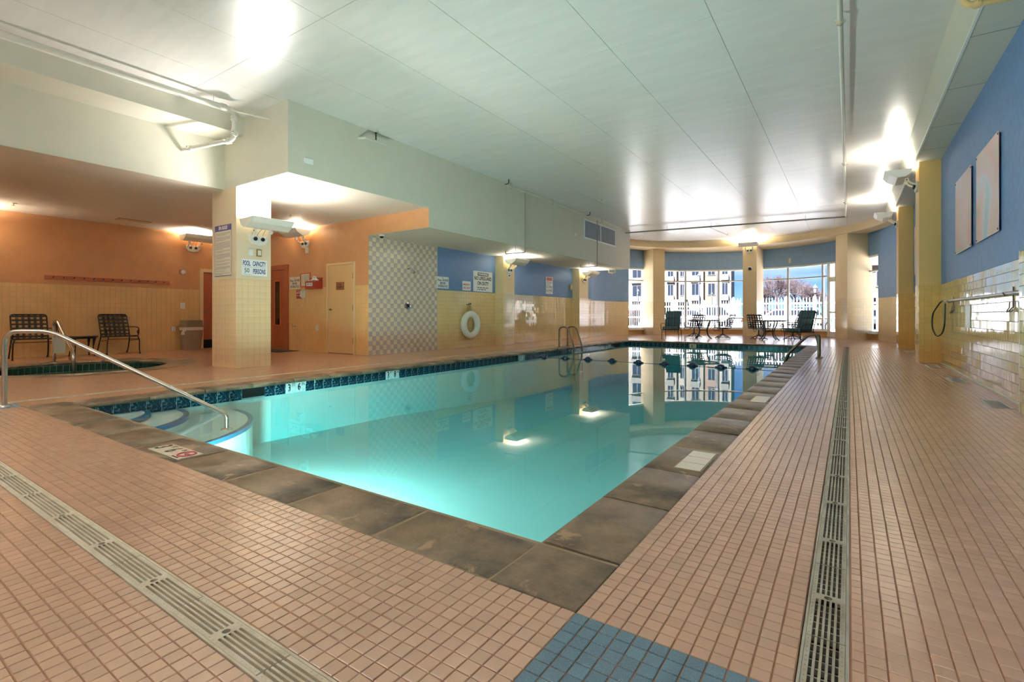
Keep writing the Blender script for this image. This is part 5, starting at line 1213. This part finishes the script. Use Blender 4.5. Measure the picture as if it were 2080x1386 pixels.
# round patio tables and swivel chairs
def patio_table(x, y, label):
    r = thing('patio_table', label, 'table', (x, y, 0), .3, group='round tables by the windows')
    b = MB(); b.lathe([(.001, .70), (.60, .70), (.62, .706), (.62, .722), (.60, .728), (.001, .728)], (0, 0, 0), 40); b.build('top', M('table_top', (70, 60, 52), .15, spec=.6), r, world=False)
    b = MB(); b.torus((0, 0, .69), .55, .012, 36, 6); b.build('apron', m_iron, r, world=False, smooth=True)
    for i in range(4):
        a = PI/4+i*PI/2; c, s_ = math.cos(a), math.sin(a)
        b = MB(); b.tube(fillet([(c*.34, s_*.34, .70), (c*.27, s_*.27, .52), (c*.17, s_*.17, .33), (c*.24, s_*.24, .12), (c*.40, s_*.40, 0)], .14, 5), .018, 8); b.build('leg', m_iron, r, world=False, smooth=True)
    b = MB(); b.torus((0, 0, .33), .16, .012, 22, 6); b.build('ring', m_iron, r, world=False, smooth=True)
patio_table(-4.72, 20.3, 'round dark patio table with glassy top, left of the middle bay column')
patio_table(-2.42, 20.3, 'round dark patio table with glassy top, right of the middle bay column')
patio_chair('swivel_chair', 'dark strap swivel chair behind the left patio table', ((-5.28, 21.15, 0), -.25), True, 'swivel chairs at the patio tables')
patio_chair('swivel_chair', 'dark strap swivel chair right of the left patio table, turned sideways', ((-4.1, 20.75, 0), -1.05), True, 'swivel chairs at the patio tables')
patio_chair('swivel_chair', 'dark strap swivel chair left of the right patio table', ((-2.80, 20.55, 0), .55), True, 'swivel chairs at the patio tables')
patio_chair('swivel_chair', 'dark strap swivel chair behind the green lounge chair', ((-1.72, 20.9, 0), -.9), True, 'swivel chairs at the patio tables')
# cushioned lounge chairs
def stripe_mat():
    mt, n, l, p = base_mat('striped_fabric'); tcn = n.new('ShaderNodeTexCoord'); sp_ = n.new('ShaderNodeSeparateXYZ'); l.new(tcn.outputs['Object'], sp_.inputs[0])
    fr = mathn(n, l, 'FRACT', mathn(n, l, 'MULTIPLY', mathn(n, l, 'ADD', sp_.outputs[0], 2), 4.6))
    r_ = n.new('ShaderNodeValToRGB'); r_.color_ramp.interpolation = 'CONSTANT'; el = r_.color_ramp.elements
    cols = [(0, (58, 92, 94)), (.30, (140, 154, 162)), (.34, (46, 76, 80)), (.52, (64, 60, 84)), (.66, (150, 130, 136)), (.70, (50, 56, 78)), (.80, (96, 120, 132)), (.84, (58, 92, 94))]
    for i, (ps, c) in enumerate(cols):
        q = el[i] if i < 2 else el.new(ps); q.position = ps; q.color = (*lin(c), 1)
    l.new(fr, r_.inputs[0]); l.new(r_.outputs[0], p.inputs['Base Color']); p.inputs['Roughness'].default_value = .8; return mt
m_stripe = stripe_mat()
def lounge(label, loc, rz):
    r = thing('lounge_chair', label, 'chair', loc, rz, group='cushioned lounge chairs'); w_ = .58; h = w_/2
    bk = lambda z: .22+.30*(z-.40)
    b = MB(); b.tube(fillet([(-h, bk(.38), .38), (-h, bk(.98), .98), (h, bk(.98), .98), (h, bk(.38), .38)], .05), .014, 7); b.build('back_frame', m_iron, r, world=False, smooth=True)
    b = MB(); b.tube(fillet([(-h, .26, .36), (-h, -.34, .36), (h, -.34, .36), (h, .26, .36)], .03)+[(-h, .26, .36)], .014, 7); b.bar((-h, -.34, .29), (h, -.34, .29), .012, .012)
    for i in range(5): b.bar((-h+.03+i*.13, -.34, .29), (-h+.09+i*.13, -.34, .36), .008, .008); b.bar((-h+.15+i*.1, -.34, .36), (-h+.09+i*.13, -.34, .29), .008, .008)
    b.build('seat_frame', m_iron, r, world=False, smooth=True)
    for s_ in (-1, 1):
        b = MB(); b.tube([(s_*h, -.34, .36), (s_*(h+.015), -.34, 0)], .013, 7); b.build('leg', m_iron, r, world=False, smooth=True)
        b = MB(); b.tube(fillet([(s_*h, .22, .38), (s_*(h+.01), .34, .2), (s_*(h+.01), .40, 0)], .1), .013, 7); b.build('leg', m_iron, r, world=False, smooth=True)
        b = MB(); b.tube(fillet([(s_*(h+.02), bk(.60), .60), (s_*(h+.05), -.2, .60), (s_*(h+.05), -.36, .54), (s_*(h+.02), -.33, .36)], .08), .012, 7); b.build('armrest', m_iron, r, world=False, smooth=True)
    b = MB(); b.box(-h+.015, -.36, .375, h-.015, .22, .485); q = b.build('seat_cushion', m_stripe, r, world=False, bevel=.035)
    for z0, z1 in ((.47, .79), (.79, 1.07)):
        zc, yc = (z0+z1)/2, bk((z0+z1)/2)-.06
        b = MB(); b.obox((0, yc, zc), (h-.02, 0, 0), (0, .048, -.014), (0, .30*(z1-z0)/2, (z1-z0)/2)); b.build('back_cushion', m_stripe, r, world=False, bevel=.028)
    b = MB(); b.bar((-h+.02, bk(1.0)+.01, 1.0), (h-.02, bk(1.0)+.01, 1.0), .02, .05); b.build('cushion_tie', m_stripe, r, world=False)
lounge('green striped lounge chair facing the pool, left end by the bay column', (-5.55, 18.95, 0), .10)
lounge('green striped lounge chair turned aside, right by the grab rail', (-1.33, 18.75, 0), -.62)

# ================================================================== OUTSIDE
m_ground = M('snowy_concrete', (196, 196, 200), .8, var=.06, vs=.4); m_lot = M('parking_asphalt', (58, 58, 64), .9, var=.08, vs=.3)
m_fence = M('white_vinyl', (214, 214, 220), .4)
b = MB(); b.box(-120, 19, -.5, 90, 36, -.06); b.box(-120, 36, -.5, 90, 200, -.1, 1); g = struct(b.build('ground', [m_ground, m_lot]), 'pale concrete patio and car park outside the windows')
def fence(p0, p1, label, hgt=1.93, posts=8):
    p0, p1 = np.array((*p0, -.06)), np.array((*p1, -.06)); d = p1-p0; Ln = np.linalg.norm(d); d /= Ln
    r = thing('picket_fence', label, 'fence', tuple((p0+p1)/2), group='white picket fences'); up = np.array((0, 0, 1.))
    for i in range(posts+1):
        c = p0+d*Ln*i/posts; b = MB(); b.box(c[0]-.07, c[1]-.07, -.06, c[0]+.07, c[1]+.07, hgt-.02); b.add([(c[0]-.085, c[1]-.085, hgt-.02), (c[0]+.085, c[1]-.085, hgt-.02), (c[0]+.085, c[1]+.085, hgt-.02), (c[0]-.085, c[1]+.085, hgt-.02), (c[0], c[1], hgt+.07)], [(0, 1, 4), (1, 2, 4), (2, 3, 4), (3, 0, 4), (3, 2, 1, 0)]); b.build('post', m_fence, r)
    for z in (.14, .82, hgt-.3):
        b = MB(); b.bar(p0+up*z, p1+up*z, .04, .09); b.build('rail', m_fence, r)
    b = MB(); k = int(Ln/.155)
    for i in range(k):
        c = p0+d*(i+.5)*Ln/k; s_ = .02; z1 = hgt-.1
        b.add([(c[0]-s_*d[0], c[1]-s_*d[1]-.012, 0), (c[0]+s_*d[0], c[1]+s_*d[1]-.012, 0), (c[0]+s_*d[0], c[1]+s_*d[1]+.012, 0), (c[0]-s_*d[0], c[1]-s_*d[1]+.012, 0), (c[0]-s_*d[0], c[1]-s_*d[1]-.012, z1), (c[0]+s_*d[0], c[1]+s_*d[1]-.012, z1), (c[0]+s_*d[0], c[1]+s_*d[1]+.012, z1), (c[0]-s_*d[0], c[1]-s_*d[1]+.012, z1), (c[0], c[1], hgt)], [(0, 1, 5, 4), (1, 2, 6, 5), (2, 3, 7, 6), (3, 0, 4, 7), (4, 5, 8), (5, 6, 8), (6, 7, 8), (7, 4, 8)])
    q = b.build('pickets', m_fence, r); q['kind'] = 'stuff'; return r
fence((-16.5, 35), (-6.0, 35.0), 'white picket fence seen through the windows left of the middle column', 1.85, 5)
fence((-5.9, 33.0), (-.2, 33.0), 'white picket fence seen through the window right of the middle column', 1.95, 4)
fence((-.15, 32.0), (5.6, 31.0), 'white picket fence seen through the narrow right window', 1.9, 4)
# buildings
m_fac = [M('stucco_cream', (98, 92, 85), .8), M('stucco_pink', (94, 77, 70), .8), M('stucco_white', (106, 103, 99), .8)]
m_win = M('far_glass', (28, 34, 48), .15); m_winw = M('far_window_frame', (88, 88, 88), .5)
def facade(root, x0_, x1_, y, z1, mt, depth, cols, rows, z0=3.4, fl=3.0, ww=1.3, hh=1.6, balc=()):
    b = MB(); b.box(x0_, y, -.1, x1_, y+depth, z1); b.build('wall', mt, root)
    for x in cols:
        for j in range(rows):
            z = z0+j*fl
            b = MB(); f_ = .09
            b.box(x-ww/2-f_, y-.06, z-f_, x+ww/2+f_, y+.02, z); b.box(x-ww/2-f_, y-.06, z+hh, x+ww/2+f_, y+.02, z+hh+f_); b.box(x-ww/2-f_, y-.06, z, x-ww/2, y+.02, z+hh); b.box(x+ww/2, y-.06, z, x+ww/2+f_, y+.02, z+hh); b.box(x-.04, y-.05, z, x+.04, y+.02, z+hh)
            w_ = b.build('window', m_winw, root)
            b = MB(); b.box(x-ww/2, y-.03, z, x+ww/2, y+.01, z+hh); b.build('pane', m_win, w_)
            if x in balc:
                b = MB(); b.box(x-ww/2-.2, y-.3, z-.9, x+ww/2+.2, y-.02, z-.1); b.build('balcony', m_winw, root)
ap = thing('apartment_building', 'pale apartment block with bays seen through the left windows', 'building', (-28, 84, 0))
def atx(px_, Y): l_ = (px_-1040)/FPX; return Y*(-math.sin(YAW)+math.cos(YAW)*l_)/(math.cos(YAW)+math.sin(YAW)*l_)
Yb = 80
e_ = [atx(p, Yb) for p in (1200, 1275, 1318, 1352, 1376, 1398, 1430, 1461, 1486)]
for i in range(8):
    off = (0, -.4, 0, -.5, 0, -.4, 0, -.3)[i]; xa, xb_ = e_[i], e_[i+1]; wd = xb_-xa
    n_ = 2 if wd > 5 else 1
    cols = [xa+wd*(q+.5)/n_ for q in range(n_)]
    facade(ap, xa, xb_, Yb+off, 21, m_fac[(0, 2, 1, 0, 2, 0, 1, 2)[i]], 2.5, cols, 6, 4.0, 3.05, min(1.7, wd*.42), 1.7, balc=cols if i in (1, 3, 5, 7) else ())
b = MB(); b.box(e_[2], Yb-2.2, 2.9, e_[5], Yb-.2, 3.3); b.box(e_[4]+.3, Yb-3, -.1, e_[4]+.9, Yb-2.4, 2.9); b.box(e_[2], Yb-2.6, -.1, e_[3], Yb-1.8, 3.0); b.build('porch', m_fac[0], ap)
ap2 = thing('apartment_building', 'pink brick apartment block seen past the patio door at right', 'building', (6, 66, 0))
xa = atx(1683, 58)
facade(ap2, xa, xa+3.0, 58, 17, m_fac[2], 10, [xa+1.5], 5, 3.6, 3.0, 1.2, 1.6)
facade(ap2, xa+3.0, xa+13, 57, 17, m_fac[1], 10, [xa+4.6, xa+7.4, xa+10.4], 5, 3.6, 3.0, 1.6, 1.6, balc=[xa+7.4])
for j in range(5):
    b = MB(); b.box(xa+2.8, 56.6, 2.5+3*j, xa+13, 57.0, 3.0+3*j); b.build('ledge', m_fac[2], ap2)
# bare trees
m_bark = M('winter_twigs', (74, 63, 69), .9)
def tree(x, y, hgt, spread, seed, label):
    rd = random.Random(seed); b = MB()
    r = thing('bare_tree', label, 'tree', (x, y, 0), group='bare trees beyond the fence'); tr = MB(); tr.tube([(x, y, -.1), (x+.1, y, hgt*.18), (x, y, hgt*.32)], [.28, .22, .18], 7); tr.build('trunk', m_bark, r, smooth=True)
    def grow(p, d, ln, rad, lv):
        q = p+d*ln; b.tube([p, q], [rad, rad*.65], 4, caps=False)
        if lv == 0: return
        for k in range(4 if lv > 2 else 3):
            nd = d+np.array([rd.gauss(0, .48), rd.gauss(0, .48), rd.gauss(.08, .3)])*spread; nd /= np.linalg.norm(nd); grow(p+d*ln*rd.uniform(.55, 1), nd, ln*rd.uniform(.6, .76), rad*.55, lv-1)
    for k in range(5):
        a = k*2*PI/5+rd.random(); grow(np.array((x, y, hgt*.3)), np.array((math.cos(a)*.45, math.sin(a)*.45, .85)), hgt*.2, .09, 5)
    b.build('crown', m_bark, r); return r
k = 0
for px_, Y, hh in ((1556, 74, 6.3), (1578, 72, 8.2), (1596, 78, 8.6), (1618, 74, 7.2), (1638, 76, 6.6), (1660, 80, 5.5)):
    tree(atx(px_, Y), Y, hh, 1.0, 11+k, ['leftmost bare tree beside the middle column, low crown', 'bare tree with the tall left crown beyond the fence', 'tallest bare tree behind the window mullion', 'bare rounded tree right of the window mullion', 'low bare tree between the two right lamp posts', 'small bare tree nearest the pink building'][k]); k += 1
# lamp posts
m_lamp = M('lamp_post_grey', (70, 74, 86), .5)
def lamp(px_, Y, z, label):
    x = atx(px_, Y); r = thing('lamp_post', label, 'lamp post', (x, Y, 0), group='lamp posts in the car park')
    b = MB(); b.tube([(x, Y, -.1), (x, Y, .6), (x, Y, z-.75)], [.13, .07, .05], 8); b.build('pole', m_lamp, r, smooth=True)
    b = MB(); b.lathe([(.001, .1), (.07, .1), (.13, .42), (.001, .44)], (x, Y, z-.75), 6); b.build('lantern', M('lantern_glass', (96, 100, 108), .3), r)
    b = MB(); b.lathe([(.16, .42), (.08, .54), (.03, .6), (.001, .7)], (x, Y, z-.75), 8); b.build('cap', m_lamp, r)
lamp(1296, 50, 3.7, 'lamp post seen through the narrow left window'); lamp(1420, 40, 4.3, 'lamp post in the middle of the three-bay window'); lamp(1446, 66, 3.9, 'small far lamp post before the pink bay'); lamp(1456, 42, 5.0, 'tall lamp post behind the right mullion of the three-bay window'); lamp(1604, 60, 3.4, 'lamp post just right of the mullion, before the trees'); lamp(1656, 37.5, 3.0, 'lamp post left of the patio door')
# parked cars
def car(px_, Y, rz, col, label, van=False):
    x = atx(px_, Y); r = thing('parked_car', label, 'car', (x, Y, -.1), rz, group='cars parked beyond the fence'); mt = M('car_paint', col, .25, coat=.4)
    hgt = 1.85 if van else 1.45
    side = [(-2.2, .35), (-2.25, .75), (-1.5, .95), (-.85, hgt-.02), (.9, hgt), (1.75, 1.0 if not van else 1.2), (2.2, .9), (2.25, .4)]
    b = MB(); b.prism(side, -.85, .85, axes=(0, 2, 1)); b.build('body', mt, r, world=False, bevel=.05)
    for s_ in (-1, 1):
        b = MB(); b.prism([(-1.25, 1.0), (-.78, hgt-.12), (-.05, hgt-.1), (-.05, 1.0)], min(s_*.84, s_*.862), max(s_*.84, s_*.862), axes=(0, 2, 1)); b.prism([(.03, 1.0), (.03, hgt-.1), (.82, hgt-.1), (1.45, 1.05)], min(s_*.84, s_*.862), max(s_*.84, s_*.862), axes=(0, 2, 1)); b.build('side_window', m_win, r, world=False)
        for x_ in (-1.35, 1.35): b = MB(); b.lathe([(.001, -.1), (.32, -.1), (.34, 0), (.32, .1), (.001, .1)], (x_, s_*.8, .33), 14, axis=1); b.build('wheel', m_black, r, world=False)
    b = MB(); b.obox((-1.2, 0, 1.22), (.0, .74, 0), (.2, 0, .18), (-.012, 0, .015)); b.build('windscreen', m_win, r, world=False)
car(1388, 41, .3, (102, 103, 106), 'white car behind the fence left of the left patio table'); car(1440, 47, .5, (106, 107, 108), 'white van behind the fence above the left patio table', True); car(1284, 42, 1.2, (102, 27, 34), 'red car at the left end window'); car(1562, 51, .15, (74, 42, 36), 'reddish car behind the fence above the right patio table'); car(1598, 41, .1, (106, 103, 95), 'cream car behind the fence beside the window mullion'); car(1634, 56, .1, (68, 95, 93), 'pale turquoise vehicle behind the fence above the lounge chair', True); car(1768, 44, .8, (88, 95, 99), 'pale car behind the fence in the narrow right window')
# table sets on the patio outside
for px_, Y, lab in ((1502, 29.5, 'dark high table on the patio outside, left of the middle column'), (1660, 28.5, 'dark high table on the patio outside, behind the lounge chair')):
    x = atx(px_, Y); r = thing('outdoor_table', lab, 'table', (x, Y, -.06)); b = MB(); b.box(-.55, -.4, .78, .55, .4, .83); b.build('top', m_iron, r, world=False)
    for sx in (-1, 1):
        for sy in (-1, 1): b = MB(); b.tube(fillet([(sx*.5, sy*.35, .8), (sx*.3, sy*.25, .4), (sx*.48, sy*.34, 0)], .2), .02, 6); b.build('leg', m_iron, r, world=False, smooth=True)
    b = MB()
    for a in range(5): b.bar((-.5+a*.2, -.36, .50), (-.3+a*.2, -.36, .78), .012, .012); b.bar((-.3+a*.2, -.36, .50), (-.5+a*.2, -.36, .78), .012, .012)
    b.build('lattice', m_iron, r, world=False)

r = thing('sprinkler_drop', 'small cream sprinkler drop under the far end of the bulkhead', 'sprinkler', (-7.8, 18.5, ZL))
b = MB(); b.tube(fillet([(-7.9, 18.5, ZL), (-7.9, 18.5, ZL-.13), (-7.62, 18.5, ZL-.13), (-7.62, 18.5, ZL)], .03), .014, 7); b.build('pipe', m_pvc, r, smooth=True)
b = MB(); b.lathe([(.001, -.2), (.025, -.195), (.012, -.17), (.014, -.14), (.001, -.139)], (-7.76, 18.5, ZL), 10); b.build('sprinkler_tip', m_pvc, r)
